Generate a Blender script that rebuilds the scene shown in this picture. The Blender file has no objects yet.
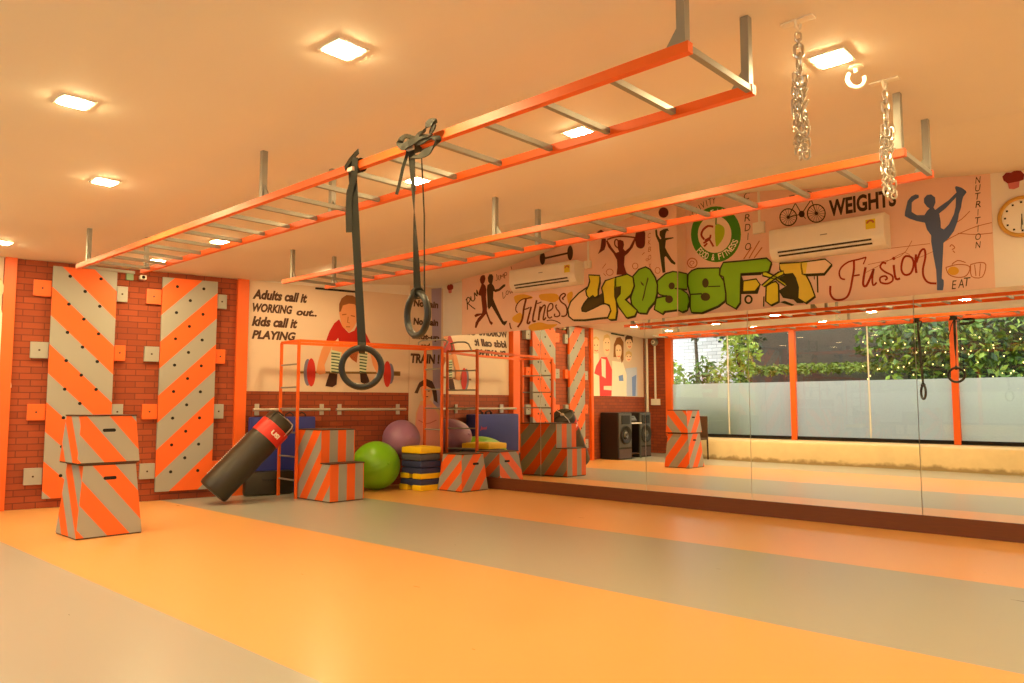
import bpy, bmesh, math, random
from mathutils import Vector, Matrix
from mathutils.geometry import tessellate_polygon
R = math.radians
random.seed(7)
C = bpy.context.scene.collection
SC = bpy.context.scene

LAMP = 385.0; LAMP_RGB = (1.0, .74, .36); SKY = 3.5; EXPOSURE = 0.0
FLOOR_GREY = (162, 161, 148); FLOOR_ORANGE = (224, 166, 98); FLOOR_ORANGE2 = (228, 168, 96)
SEAM, LOGO, LOGOS = -1.25, .55, 1.0
# ---------------------------------------------------------------- camera, world, exposure
cam_d = bpy.data.cameras.new('camera'); cam = bpy.data.objects.new('camera', cam_d); C.objects.link(cam)
cam_d.sensor_width = 36.0; cam_d.lens = 765.0 / 1024.0 * 36.0; cam_d.clip_start = .02; cam_d.clip_end = 200
YAW, PITCH = R(133.05), R(4.78)
fwd = Vector((math.cos(YAW) * math.cos(PITCH), math.sin(YAW) * math.cos(PITCH), math.sin(PITCH)))
rgt = fwd.cross(Vector((0, 0, 1))).normalized(); upv = rgt.cross(fwd)
cam.matrix_world = Matrix(((rgt.x, upv.x, -fwd.x, 0), (rgt.y, upv.y, -fwd.y, 0), (rgt.z, upv.z, -fwd.z, 1.15), (0, 0, 0, 1)))
SC.camera = cam
SC.view_settings.view_transform = 'Standard'; SC.view_settings.look = 'None'
SC.view_settings.gamma = 1.0; SC.view_settings.use_curve_mapping = False
SC.view_settings.exposure = EXPOSURE
world = bpy.data.worlds.new('overcast_sky'); SC.world = world; world.use_nodes = True
wn = world.node_tree.nodes; bgn = wn['Background']
bgn.inputs[0].default_value = (.96, .97, 1.0, 1); bgn.inputs[1].default_value = SKY
SC.cycles.caustics_reflective = True; SC.cycles.caustics_refractive = False
SC.cycles.sample_clamp_indirect = 6.0; SC.cycles.max_bounces = 10; SC.cycles.diffuse_bounces = 5
SC.cycles.glossy_bounces = 5; SC.cycles.transparent_max_bounces = 16; SC.cycles.blur_glossy = 1.0

# ---------------------------------------------------------------- helpers
def lin(c):
    return tuple((v / 12.92 if v <= .04045 else ((v + .055) / 1.055) ** 2.4) for v in (x / 255 for x in c))
MATS = {}
def mat(name, rgb, rough=.55, metal=0.0, var=.10, scale=9.0, bump=0.0, emit=None, spec=.5, stretch=None):
    m = bpy.data.materials.new(name); m.use_nodes = True; nt = m.node_tree; n = nt.nodes
    b = n['Principled BSDF']; b.inputs['Roughness'].default_value = rough; b.inputs['Metallic'].default_value = metal
    b.inputs['Specular IOR Level'].default_value = spec
    c = lin(rgb)
    tc = n.new('ShaderNodeTexCoord'); no = n.new('ShaderNodeTexNoise'); no.inputs['Scale'].default_value = scale
    no.inputs['Detail'].default_value = 3
    src = tc.outputs['Object']
    if stretch:
        mp = n.new('ShaderNodeMapping'); mp.inputs['Scale'].default_value = stretch
        nt.links.new(src, mp.inputs['Vector']); src = mp.outputs['Vector']
    nt.links.new(src, no.inputs['Vector'])
    mx = n.new('ShaderNodeMix'); mx.data_type = 'RGBA'
    mx.inputs['A'].default_value = (*[v * (1 - var) for v in c], 1); mx.inputs['B'].default_value = (*[min(1, v * (1 + var)) for v in c], 1)
    nt.links.new(no.outputs['Fac'], mx.inputs['Factor']); nt.links.new(mx.outputs['Result'], b.inputs['Base Color'])
    if bump:
        bp = n.new('ShaderNodeBump'); bp.inputs['Strength'].default_value = bump; bp.inputs['Distance'].default_value = .01
        nt.links.new(no.outputs['Fac'], bp.inputs['Height']); nt.links.new(bp.outputs['Normal'], b.inputs['Normal'])
    if emit:
        b.inputs['Emission Color'].default_value = (*emit[0], 1); b.inputs['Emission Strength'].default_value = emit[1]
    MATS[name] = m
    return m
ORANGE = (234, 98, 24); GREY = (154, 152, 142)
def stripes(name, c0=ORANGE, c1=GREY, rough=.5):
    # two paints alternating along the face's own u coordinate (one period per unit)
    m = mat(name, c0, rough); nt = m.node_tree; n = nt.nodes; b = n['Principled BSDF']
    uv = n.new('ShaderNodeUVMap'); uv.uv_map = 'UVMap'; sp = n.new('ShaderNodeSeparateXYZ'); nt.links.new(uv.outputs[0], sp.inputs[0])
    fr = n.new('ShaderNodeMath'); fr.operation = 'FRACT'; nt.links.new(sp.outputs['X'], fr.inputs[0])
    gt = n.new('ShaderNodeMath'); gt.operation = 'GREATER_THAN'; gt.inputs[1].default_value = .5; nt.links.new(fr.outputs[0], gt.inputs[0])
    mx = n.new('ShaderNodeMix'); mx.data_type = 'RGBA'; mx.inputs['A'].default_value = (*lin(c0), 1); mx.inputs['B'].default_value = (*lin(c1), 1)
    nt.links.new(gt.outputs[0], mx.inputs['Factor']); nt.links.new(mx.outputs['Result'], b.inputs['Base Color'])
    return m
def brick(name, c1, c2, mortar, bw=.215, bh=.072, bump=.5, rough=.8):
    m = mat(name, c1, rough); nt = m.node_tree; n = nt.nodes; b = n['Principled BSDF']
    uv = n.new('ShaderNodeUVMap'); uv.uv_map = 'UVMap'
    bt = n.new('ShaderNodeTexBrick'); bt.inputs['Color1'].default_value = (*lin(c1), 1); bt.inputs['Color2'].default_value = (*lin(c2), 1)
    bt.inputs['Mortar'].default_value = (*lin(mortar), 1); bt.inputs['Scale'].default_value = 1.0
    bt.inputs['Brick Width'].default_value = bw; bt.inputs['Row Height'].default_value = bh; bt.inputs['Mortar Size'].default_value = .006
    bt.inputs['Mortar Smooth'].default_value = .3; bt.inputs['Bias'].default_value = -.1
    nt.links.new(uv.outputs[0], bt.inputs['Vector']); nt.links.new(bt.outputs['Color'], b.inputs['Base Color'])
    bp = n.new('ShaderNodeBump'); bp.inputs['Strength'].default_value = bump; bp.inputs['Distance'].default_value = .008; bp.invert = True
    nt.links.new(bt.outputs['Fac'], bp.inputs['Height']); nt.links.new(bp.outputs['Normal'], b.inputs['Normal'])
    return m

class MB:
    def __init__(s): s.bm = bmesh.new(); s.uv = s.bm.loops.layers.uv.new('UVMap')
    def quad(s, pts, uvs=None):
        vs = [s.bm.verts.new(p) for p in pts]; f = s.bm.faces.new(vs)
        if uvs:
            for l, u in zip(f.loops, uvs): l[s.uv].uv = u
        return f
    def box(s, lo, hi, bev=0.0, M=None):
        r = bmesh.ops.create_cube(s.bm, size=1.0); vs = r['verts']
        for v in vs:
            v.co = Vector([(lo[i] + hi[i]) / 2 + v.co[i] * (hi[i] - lo[i]) for i in range(3)])
        if bev:
            es = list({e for v in vs for e in v.link_edges})
            g = bmesh.ops.bevel(s.bm, geom=es, offset=bev, segments=2, affect='EDGES', profile=.6)
            vs = list({v for f in g['faces'] for v in f.verts} | {v for v in vs if v.is_valid})
        if M is not None:
            for v in vs: v.co = M @ v.co
        return s
    def frustum(s, lo, hi, lo2, hi2, z0, z1, uvf=None):
        a = [(lo[0], lo[1], z0), (hi[0], lo[1], z0), (hi[0], hi[1], z0), (lo[0], hi[1], z0)]
        b = [(lo2[0], lo2[1], z1), (hi2[0], lo2[1], z1), (hi2[0], hi2[1], z1), (lo2[0], hi2[1], z1)]
        fs = {'-y': [a[0], a[1], b[1], b[0]], '+x': [a[1], a[2], b[2], b[1]], '+y': [a[2], a[3], b[3], b[2]], '-x': [a[3], a[0], b[0], b[3]], 'top': [b[0], b[1], b[2], b[3]], 'bot': [a[3], a[2], a[1], a[0]]}
        for k, p in fs.items():
            s.quad(p, [uvf(k, q) for q in p] if uvf else None)
        return s
    def tube(s, path, r, seg=8, closed=False, cap=True):
        P = [Vector(p) for p in path]; n = len(P); rings = []
        rr = r if isinstance(r, (list, tuple)) else [r] * n
        prev = None
        for i in range(n):
            if closed: d = P[(i + 1) % n] - P[(i - 1) % n]
            else: d = P[min(i + 1, n - 1)] - P[max(i - 1, 0)]
            d.normalize()
            if prev is None:
                u = d.orthogonal().normalized()
            else:
                u = (prev - d * prev.dot(d)); u = u.normalized() if u.length > 1e-6 else d.orthogonal().normalized()
            prev = u; w = d.cross(u)
            rings.append([s.bm.verts.new(P[i] + (u * math.cos(2 * math.pi * k / seg + math.pi / seg) + w * math.sin(2 * math.pi * k / seg + math.pi / seg)) * rr[i]) for k in range(seg)])
        for i in range(n if closed else n - 1):
            a, b = rings[i], rings[(i + 1) % n]
            for k in range(seg): s.bm.faces.new((a[k], a[(k + 1) % seg], b[(k + 1) % seg], b[k]))
        if cap and not closed: s.bm.faces.new(rings[0][::-1]); s.bm.faces.new(rings[-1])
        return s
    def sq(s, p0, p1, w, h=None):       # square tube between two points, w across, h the other way (up where it can)
        h = h or w; p0, p1 = Vector(p0), Vector(p1); d = (p1 - p0).normalized()
        ref = Vector((0, 0, 1)) if abs(d.z) < .9 else Vector((1, 0, 0))
        u = d.cross(ref).normalized(); v = u.cross(d)
        a = [s.bm.verts.new(p0 + u * x * w / 2 + v * y * h / 2) for x, y in ((-1, -1), (1, -1), (1, 1), (-1, 1))]
        b = [s.bm.verts.new(p1 + u * x * w / 2 + v * y * h / 2) for x, y in ((-1, -1), (1, -1), (1, 1), (-1, 1))]
        for k in range(4): s.bm.faces.new((a[k], a[(k + 1) % 4], b[(k + 1) % 4], b[k]))
        s.bm.faces.new(a[::-1]); s.bm.faces.new(b)
        return s
    def lathe(s, prof, M=None, seg=32):  # prof: (radius, height) pairs about +z, then moved by M
        M = M or Matrix(); rings = []
        for r, z in prof:
            if r < 1e-6: rings.append([s.bm.verts.new(M @ Vector((0, 0, z)))])
            else: rings.append([s.bm.verts.new(M @ Vector((r * math.cos(2 * math.pi * k / seg), r * math.sin(2 * math.pi * k / seg), z))) for k in range(seg)])
        for a, b in zip(rings, rings[1:]):
            for k in range(seg):
                k2 = (k + 1) % seg
                if len(a) == 1 and len(b) == 1: continue
                if len(a) == 1: s.bm.faces.new((a[0], b[k], b[k2]))
                elif len(b) == 1: s.bm.faces.new((a[k], a[k2], b[0]))
                else: s.bm.faces.new((a[k], a[k2], b[k2], b[k]))
        return s
    def ball(s, c, r, seg=32, M=None):
        bmesh.ops.create_uvsphere(s.bm, u_segments=seg, v_segments=seg // 2, radius=r, matrix=Matrix.Translation(c) if M is None else M)
        return s
    def prism(s, pts, vec):              # closed outline in 3-D, pushed along vec
        n = len(pts); vec = Vector(vec)
        a = [s.bm.verts.new(p) for p in pts]; b = [s.bm.verts.new(Vector(p) + vec) for p in pts]
        for t in tessellate_polygon([[Vector(p) for p in pts]]):
            s.bm.faces.new([a[i] for i in t]); s.bm.faces.new([b[i] for i in t][::-1])
        for k in range(n): s.bm.faces.new((a[k], b[k], b[(k + 1) % n], a[(k + 1) % n]))
        return s
    def build(s, name, m, parent=None, smooth=False, recalc=True):
        if recalc: bmesh.ops.recalc_face_normals(s.bm, faces=s.bm.faces)
        me = bpy.data.meshes.new(name); s.bm.to_mesh(me); s.bm.free()
        for x in (m if isinstance(m, (list, tuple)) else [m]): me.materials.append(x)
        o = bpy.data.objects.new(name, me); C.objects.link(o)
        if smooth:
            for p in me.polygons: p.use_smooth = True
            try: me.set_sharp_from_angle(angle=R(40))
            except Exception: pass
        if parent:
            o.parent = parent; o.matrix_parent_inverse = Matrix.Translation(-parent.location) if parent.type == 'EMPTY' else Matrix()
        return o
def tag(o, label, cat, group=None, kind=None):
    o['label'] = label; o['category'] = cat
    if group: o['group'] = group
    if kind: o['kind'] = kind
    return o
def thing(name, label, cat, loc=(0, 0, 0), group=None):
    o = bpy.data.objects.new(name, None); C.objects.link(o); o.location = loc; o.empty_display_size = .1
    return tag(o, label, cat, group)
def struct(o): o['kind'] = 'structure'; return o
def dup(root, delta, label, group=None, rotz=None):
    # a copy of a thing with copies of its parts and sub-parts
    r = root.copy(); C.objects.link(r); r['label'] = label
    if group: r['group'] = group
    r.location = Vector(root.location) + Vector(delta)
    if rotz is not None: r.rotation_euler.z = rotz
    for ch in list(root.children):
        c = ch.copy(); C.objects.link(c); c.parent = r; c.matrix_parent_inverse = ch.matrix_parent_inverse.copy()
        for g in list(ch.children):
            d = g.copy(); C.objects.link(d); d.parent = c; d.matrix_parent_inverse = g.matrix_parent_inverse.copy()
    return r
def text_mesh(txt, shear=0.0, bold=0.0, spacing=1.0):
    cu = bpy.data.curves.new('t', 'FONT'); cu.body = txt; cu.shear = shear; cu.offset = bold; cu.space_character = spacing; cu.resolution_u = 3
    ob = bpy.data.objects.new('t', cu); C.objects.link(ob)
    dg = bpy.context.evaluated_depsgraph_get(); me = bpy.data.meshes.new_from_object(ob.evaluated_get(dg))
    bpy.data.objects.remove(ob); bpy.data.curves.remove(cu)
    vs = [v.co.copy() for v in me.vertices]; fs = [tuple(p.vertices) for p in me.polygons]
    bpy.data.meshes.remove(me)
    return vs, fs
def lay_text(mb, txt, box, place, shear=0.0, bold=0.0, flip=False, rot=0.0):
    # letters stretched to fill box = (a0, a1, b0, b1) in a plane, place(a, b) -> 3-D point
    vs, fs = text_mesh(txt, shear, bold)
    x0, x1 = min(v.x for v in vs), max(v.x for v in vs); y0, y1 = min(v.y for v in vs), max(v.y for v in vs)
    a0, a1, b0, b1 = box; ca, cb = (a0 + a1) / 2, (b0 + b1) / 2; out = []
    for v in vs:
        tx = (v.x - x0) / max(x1 - x0, 1e-6); ty = (v.y - y0) / max(y1 - y0, 1e-6)
        if flip: tx = 1 - tx
        da, db = a0 + tx * (a1 - a0) - ca, b0 + ty * (b1 - b0) - cb
        out.append(mb.bm.verts.new(place(ca + da * math.cos(rot) - db * math.sin(rot), cb + da * math.sin(rot) + db * math.cos(rot))))
    for f in fs:
        try: mb.bm.faces.new([out[i] for i in f])
        except ValueError: pass

# the far brick wall stands at a slight angle to the mirror wall: s runs along it, z up, off into the room
AF = math.atan(.2); TF = Vector((math.sin(AF), math.cos(AF), 0)); NF = Vector((math.cos(AF), -math.sin(AF), 0)); PF = Vector((-9.85, 2.6, 0))
def F(s, z, off=0.0): return PF + TF * s + NF * off + Vector((0, 0, z))
def Fbox(mb, s0, s1, z0, z1, o0, o1, bev=0.0):
    M = Matrix(((TF.x, NF.x, 0, PF.x), (TF.y, NF.y, 0, PF.y), (0, 0, 1, 0), (0, 0, 0, 1)))
    return mb.box((s0, o0, z0), (s1, o1, z1), bev, M)
def MIR(x): return 7.70 - .03 * max(0.0, -6.0 - x) ** 3 / 3    # front of the slightly bowed mirrors
YL, YR, XJ = 7.70, 7.90, -4.575                                # painted wall: left part stands proud of the right part
CEIL = 2.8
# ---------------------------------------------------------------- materials
m_white = mat('white_wall_paint', (236, 228, 216), .7, var=.03)
m_ceil = mat('ceiling_paint', (232, 222, 208), .75, var=.02, scale=2)
m_orange = mat('orange_paint', (234, 100, 24), .45, var=.05)
m_grey = mat('grey_paint', (158, 156, 146), .5, var=.05)
m_steel = mat('grey_steel_paint', (150, 148, 138), .42, .25, var=.08)
m_chrome = mat('galvanised_steel', (205, 200, 190), .28, .9, var=.08, scale=40)
m_barre = mat('brushed_pipe', (196, 190, 178), .4, .5, var=.06)
m_black = mat('black_rubber', (26, 24, 20), .5, var=.2)
m_bag = mat('black_vinyl', (46, 40, 26), .38, var=.15, bump=.25, scale=14)
m_red = mat('red_vinyl', (205, 42, 26), .4, var=.08)
m_stitch = mat('white_stitching', (235, 230, 215), .6, var=.05)
m_olive = mat('dark_webbing', (34, 31, 17), .7, var=.2, scale=60)
m_ring = mat('dark_ring_plastic', (27, 25, 15), .4, var=.12)
m_gball = mat('green_ball_rubber', (118, 184, 22), .32, var=.05)
m_pball = mat('purple_ball_rubber', (150, 106, 140), .32, var=.05)
m_blue = mat('blue_vinyl', (44, 54, 140), .5, var=.1)
m_stepblue = mat('blue_step_plastic', (52, 58, 98), .5, var=.1)
m_stepgrey = mat('slate_step_plastic', (80, 82, 90), .5, var=.1)
m_yellow = mat('yellow_step_plastic', (238, 200, 16), .45, var=.05)
m_edge = mat('dark_wood_edge', (70, 40, 22), .6, var=.2)
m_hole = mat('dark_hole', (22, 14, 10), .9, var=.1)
m_wood = mat('dark_wood_plinth', (100, 52, 22), .4, var=.25, scale=6, stretch=(1, 12, 30))
m_plastic = mat('cream_plastic', (238, 232, 218), .35, var=.03)
m_slot = mat('dark_vent', (58, 44, 28), .6, var=.1)
m_gold = mat('gold_rim', (206, 158, 66), .4, .2, var=.08)
m_brown = mat('brown_fabric', (84, 56, 34), .8, var=.2, scale=40)
m_speaker = mat('speaker_cabinet', (34, 26, 20), .55, var=.2)
m_cone = mat('speaker_cone', (96, 94, 88), .4, .3, var=.15)
m_banner = mat('white_flex_banner', (220, 196, 170), .5, var=.02)
m_mural = mat('pink_tan_mural_ground', (236, 196, 174), .7, var=.07, scale=2.5)
m_stripe = stripes('orange_and_grey_stripes')
m_brick = brick('red_brick', (158, 72, 34), (138, 60, 29), (114, 52, 28))
m_led = mat('led_diffuser', (255, 244, 225), .4, var=0, emit=(LAMP_RGB, LAMP))
m_mirror = bpy.data.materials.new('mirror_glass'); m_mirror.use_nodes = True
_b = m_mirror.node_tree.nodes['Principled BSDF']; _b.inputs['Metallic'].default_value = 1; _b.inputs['Roughness'].default_value = 0.0
_b.inputs['Base Color'].default_value = (.90, .92, .89, 1)
# vinyl floor: two metre rolls laid in turn, grey and orange
m_floor = mat('striped_vinyl_floor', (230, 170, 80), .36, var=.0, spec=.7)
def floor_nodes():
    nt = m_floor.node_tree; n = nt.nodes; b = n['Principled BSDF']
    tc = n.new('ShaderNodeTexCoord'); sp = n.new('ShaderNodeSeparateXYZ'); nt.links.new(tc.outputs['Object'], sp.inputs[0])
    mr = n.new('ShaderNodeMapRange'); mr.inputs['From Min'].default_value = -2; mr.inputs['From Max'].default_value = 8
    nt.links.new(sp.outputs['Y'], mr.inputs['Value'])
    cr = n.new('ShaderNodeValToRGB'); cr.color_ramp.interpolation = 'CONSTANT'; e = cr.color_ramp.elements
    g, o1, o2 = lin(FLOOR_GREY), lin(FLOOR_ORANGE), lin(FLOOR_ORANGE2)
    e[0].position = 0; e[0].color = (*g, 1); e[1].position = (1.86 + 2) / 10; e[1].color = (*o1, 1)
    x = e.new((3.95 + 2) / 10); x.color = (*g, 1); x = e.new((5.80 + 2) / 10); x.color = (*o2, 1)
    nt.links.new(mr.outputs['Result'], cr.inputs['Fac'])
    mp = n.new('ShaderNodeMapping'); mp.inputs['Scale'].default_value = (2.2, 14, 1); nt.links.new(tc.outputs['Object'], mp.inputs['Vector'])
    no = n.new('ShaderNodeTexNoise'); no.inputs['Scale'].default_value = 1.6; no.inputs['Detail'].default_value = 2.5; nt.links.new(mp.outputs['Vector'], no.inputs['Vector'])
    ml = n.new('ShaderNodeMix'); ml.data_type = 'RGBA'; ml.blend_type = 'MULTIPLY'; ml.inputs['Factor'].default_value = 1
    rp = n.new('ShaderNodeMapRange'); rp.inputs['To Min'].default_value = .95; rp.inputs['To Max'].default_value = 1.03
    nt.links.new(no.outputs['Fac'], rp.inputs['Value']); nt.links.new(cr.outputs['Color'], ml.inputs['A']); nt.links.new(rp.outputs['Result'], ml.inputs['B'])
    nt.links.new(ml.outputs['Result'], b.inputs['Base Color'])
    rr = n.new('ShaderNodeMapRange'); rr.inputs['To Min'].default_value = .26; rr.inputs['To Max'].default_value = .32
    nt.links.new(no.outputs['Fac'], rr.inputs['Value']); nt.links.new(rr.outputs['Result'], b.inputs['Roughness'])
floor_nodes()

# ---------------------------------------------------------------- room shell
XE = 2.7                                                     # end wall behind the viewpoint
mb = MB(); mb.quad([(-11.2, -.72, 0), (XE, -.72, 0), (XE, 7.95, 0), (-11.2, 7.95, 0)]); struct(mb.build('floor', m_floor))
# ceiling: flat, then a plaster slope that rises towards the painted wall in a long shallow arch
TOP = [(-11.2, 2.95), (-8.9, 3.0), (-8.2, 3.035), (-7.42, 3.09), (-6.58, 3.23), (-6.32, 3.285), (-5.67, 3.42), (-5.07, 3.53), (-4.54, 3.565), (-3.6, 3.515), (-2.98, 3.415), (-1.95, 3.305), (-1.46, 3.248), (-1.2, 3.228), (0.2, 3.15), (XE, 3.1)]
def topz(x):
    for (a, za), (b, zb) in zip(TOP, TOP[1:]):
        if a <= x <= b: return za + (zb - za) * (x - a) / (b - a)
    return TOP[-1][1]
mb = MB(); mb.quad([(-11.2, -.9, CEIL), (XE, -.9, CEIL), (XE, 5.0, CEIL), (-11.2, 5.0, CEIL)])
XS = [-11.2 + i * (XE + 11.2) / 60 for i in range(61)]
def yw(x): return 7.86
for a, b in zip(XS, XS[1:]):
    for k in range(8):
        t0, t1 = k / 8, (k + 1) / 8
        def P(x, t): return (x, 5.0 + (yw(x) + .1 - 5.0) * t, CEIL + (topz(x) - CEIL) * t)
        mb.quad([P(a, t0), P(b, t0), P(b, t1), P(a, t1)])
bmesh.ops.remove_doubles(mb.bm, verts=mb.bm.verts, dist=1e-4)
struct(mb.build('ceiling', m_ceil))
def wall_quad(mb, f, a0, a1, z0, z1):
    mb.quad([f(a0, z0), f(a1, z0), f(a1, z1), f(a0, z1)], [(a0, z0), (a1, z0), (a1, z1), (a0, z1)])
mb = MB(); wall_quad(mb, lambda s, z: F(s, z), -3.7, 5.6, 0, 3.4); struct(mb.build('wall_far', m_brick))
mb = MB(); Fbox(mb, 2.386, 5.6, 2.79, 3.4, 0, .0015); struct(mb.build('trim_11', m_white))
mb = MB()
mb.box((-9.0, YR, 0), (XE, 8.1, 3.7)); mb.box((-8.21, YL, 2.17), (XJ, YR + .05, 3.7)); mb.box((-9.0, 7.85, 2.0), (-8.2, YR + .05, 3.7))
struct(mb.build('wall_right', m_white))
mb = MB(); mb.box((XE, -.9, 0), (XE + .1, 8, 3.2)); struct(mb.build('wall_back', m_white))
WY = -.70                                                    # line of the glazed front
mb = MB(); wall_quad(mb, lambda x, z: (x, WY, z), -10.62, -9.92, 0, 3.0); struct(mb.build('wall_left', m_brick))
mb = MB(); mb.box((-9.92, WY - .12, 0), (XE, WY, .43)); struct(mb.build('wall_left_sill', m_white))
mb = MB(); mb.box((-9.92, WY - .10, 2.745), (XE, WY + .03, 2.95)); struct(mb.build('trim_10', m_orange))
for i, (s0, s1) in enumerate(((-.30, -.185), (2.24, 2.385))):
    mb = MB(); Fbox(mb, s0, s1, 0, CEIL + .02, 0, .05); struct(mb.build('trim_%d' % (i + 1), m_orange))
# ledge under the windows, rough cream render with a wavy foot
m_ledge = mat('cream_render', (226, 204, 160), .85, var=.12, scale=5, bump=.6)
def ledge_nodes():
    nt = m_ledge.node_tree; n = nt.nodes; b = n['Principled BSDF']; old = b.inputs['Base Color'].links[0].from_socket
    tc = n.new('ShaderNodeTexCoord'); sp = n.new('ShaderNodeSeparateXYZ'); nt.links.new(tc.outputs['Object'], sp.inputs[0])
    no = n.new('ShaderNodeTexNoise'); no.inputs['Scale'].default_value = 7; nt.links.new(tc.outputs['Object'], no.inputs['Vector'])
    a = n.new('ShaderNodeMath'); a.operation = 'MULTIPLY_ADD'; a.inputs[1].default_value = -.16; a.inputs[2].default_value = .13; nt.links.new(no.outputs['Fac'], a.inputs[0])
    mr = n.new('ShaderNodeMapRange'); mr.inputs['From Min'].default_value = -.01; mr.inputs['From Max'].default_value = .05; mr.inputs['To Min'].default_value = .75; mr.inputs['To Max'].default_value = 0
    ad = n.new('ShaderNodeMath'); ad.operation = 'SUBTRACT'; nt.links.new(sp.outputs['Z'], ad.inputs[0]); nt.links.new(a.outputs[0], ad.inputs[1]); nt.links.new(ad.outputs[0], mr.inputs['Value'])
    mx = n.new('ShaderNodeMix'); mx.data_type = 'RGBA'; mx.inputs['B'].default_value = (*lin((120, 96, 56)), 1)
    nt.links.new(mr.outputs['Result'], mx.inputs['Factor']); nt.links.new(old, mx.inputs['A']); nt.links.new(mx.outputs['Result'], b.inputs['Base Color'])
ledge_nodes()
mb = MB(); N = 90; prev = None
for i in range(N + 1):
    x = -9.15 + i * (XE + 9.15) / N; y = .40 - .012 * (x + 9) + .035 * math.sin(x * 1.7) + .02 * math.sin(x * 4.1 + 1)
    ring_ = [(x, y + .03, 0), (x, y, .10), (x, y - .02, .36), (x, y - .06, .41), (x, y - .12, .42), (x, WY, .42)]
    if prev:
        for k in range(5): mb.quad([prev[k], ring_[k], ring_[k + 1], prev[k + 1]])
    else:
        mb.bm.faces.new([mb.bm.verts.new(p) for p in ring_ + [(x, WY, 0)]])
    prev = ring_
bmesh.ops.remove_doubles(mb.bm, verts=mb.bm.verts, dist=1e-4)
struct(mb.build('trim_3', m_ledge, smooth=True))
# dark wooden plinth under the mirrors
mb = MB(); N = 40; prev = None
for i in range(N + 1):
    x = -8.5 + i * (XE + 8.5) / N; y = MIR(x) - .012
    r_ = [(x, y, 0), (x, y, .158), (x, y + .1, .158), (x, y + .1, 0)]
    if prev:
        for k in range(3): mb.quad([prev[k], r_[k], r_[k + 1], prev[k + 1]])
    else: mb.quad(r_)
    prev = r_
struct(mb.build('baseboard_right', m_wood))

# ---------------------------------------------------------------- windows: orange posts, clear glass above a frosted film
m_glass = bpy.data.materials.new('clear_glass'); m_glass.use_nodes = True
def glass_nodes():
    nt = m_glass.node_tree; n = nt.nodes; n.clear(); o = n.new('ShaderNodeOutputMaterial'); tr = n.new('ShaderNodeBsdfTransparent'); tr.inputs[0].default_value = (.93, .97, .94, 1)
    gl = n.new('ShaderNodeBsdfGlossy'); gl.inputs['Roughness'].default_value = 0.0; mx = n.new('ShaderNodeMixShader'); mx.inputs[0].default_value = .10
    nt.links.new(tr.outputs[0], mx.inputs[1]); nt.links.new(gl.outputs[0], mx.inputs[2]); nt.links.new(mx.outputs[0], o.inputs[0])
glass_nodes()
m_frost = bpy.data.materials.new('frosted_film'); m_frost.use_nodes = True
def frost_nodes():
    nt = m_frost.node_tree; n = nt.nodes; n.clear(); o = n.new('ShaderNodeOutputMaterial')
    tl = n.new('ShaderNodeBsdfTranslucent'); tl.inputs[0].default_value = (1, .95, .83, 1)
    df = n.new('ShaderNodeBsdfDiffuse'); df.inputs[0].default_value = (.28, .30, .31, 1); tr = n.new('ShaderNodeBsdfTransparent'); tr.inputs[0].default_value = (.9, .95, .93, 1)
    no = n.new('ShaderNodeTexNoise'); no.inputs['Scale'].default_value = 40
    mr = n.new('ShaderNodeMapRange'); mr.inputs['To Min'].default_value = .16; mr.inputs['To Max'].default_value = .26; nt.links.new(no.outputs['Fac'], mr.inputs['Value'])
    m1 = n.new('ShaderNodeMixShader'); m1.inputs[0].default_value = .1; m2 = n.new('ShaderNodeMixShader')
    nt.links.new(tl.outputs[0], m1.inputs[1]); nt.links.new(df.outputs[0], m1.inputs[2]); nt.links.new(mr.outputs['Result'], m2.inputs[0])
    nt.links.new(m1.outputs[0], m2.inputs[1]); nt.links.new(tr.outputs[0], m2.inputs[2]); nt.links.new(m2.outputs[0], o.inputs[0])
frost_nodes()
POSTS = [-9.84, -6.79, -3.71, -.63, 2.45]
for i, x in enumerate(POSTS):
    w = .17 if i == 0 else .115
    mb = MB(); mb.box((x - w / 2, WY - .06, .42), (x + w / 2, WY + .05, CEIL), .004); struct(mb.build('trim_%d' % (i + 4), m_orange))
for i, (a, b) in enumerate(zip(POSTS, POSTS[1:])):
    a += .085 if i == 0 else .0575; b -= .0575; mid = (a + b) / 2
    fr = MB(); fr.box((a, WY - .03, .43), (b, WY + .02, .50)); w = struct(fr.build('window_%d' % (i + 1), m_hole))
    for p, q in ((a, mid - .008), (mid + .008, b)):
        g = MB(); g.quad([(p, WY - .005, .475), (q, WY - .005, .475), (q, WY - .005, 2.75), (p, WY - .005, 2.75)]); g.build('glass_pane', m_glass, w)
        g = MB(); g.quad([(p, WY - .008, .475), (q, WY - .008, .475), (q, WY - .008, 1.655), (p, WY - .008, 1.655)]); g.build('frosted_film', m_frost, w)
    g = MB(); g.box((mid - .012, WY - .015, .475), (mid + .012, WY + .006, 2.75)); g.build('glazing_joint', m_plastic, w)

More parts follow.
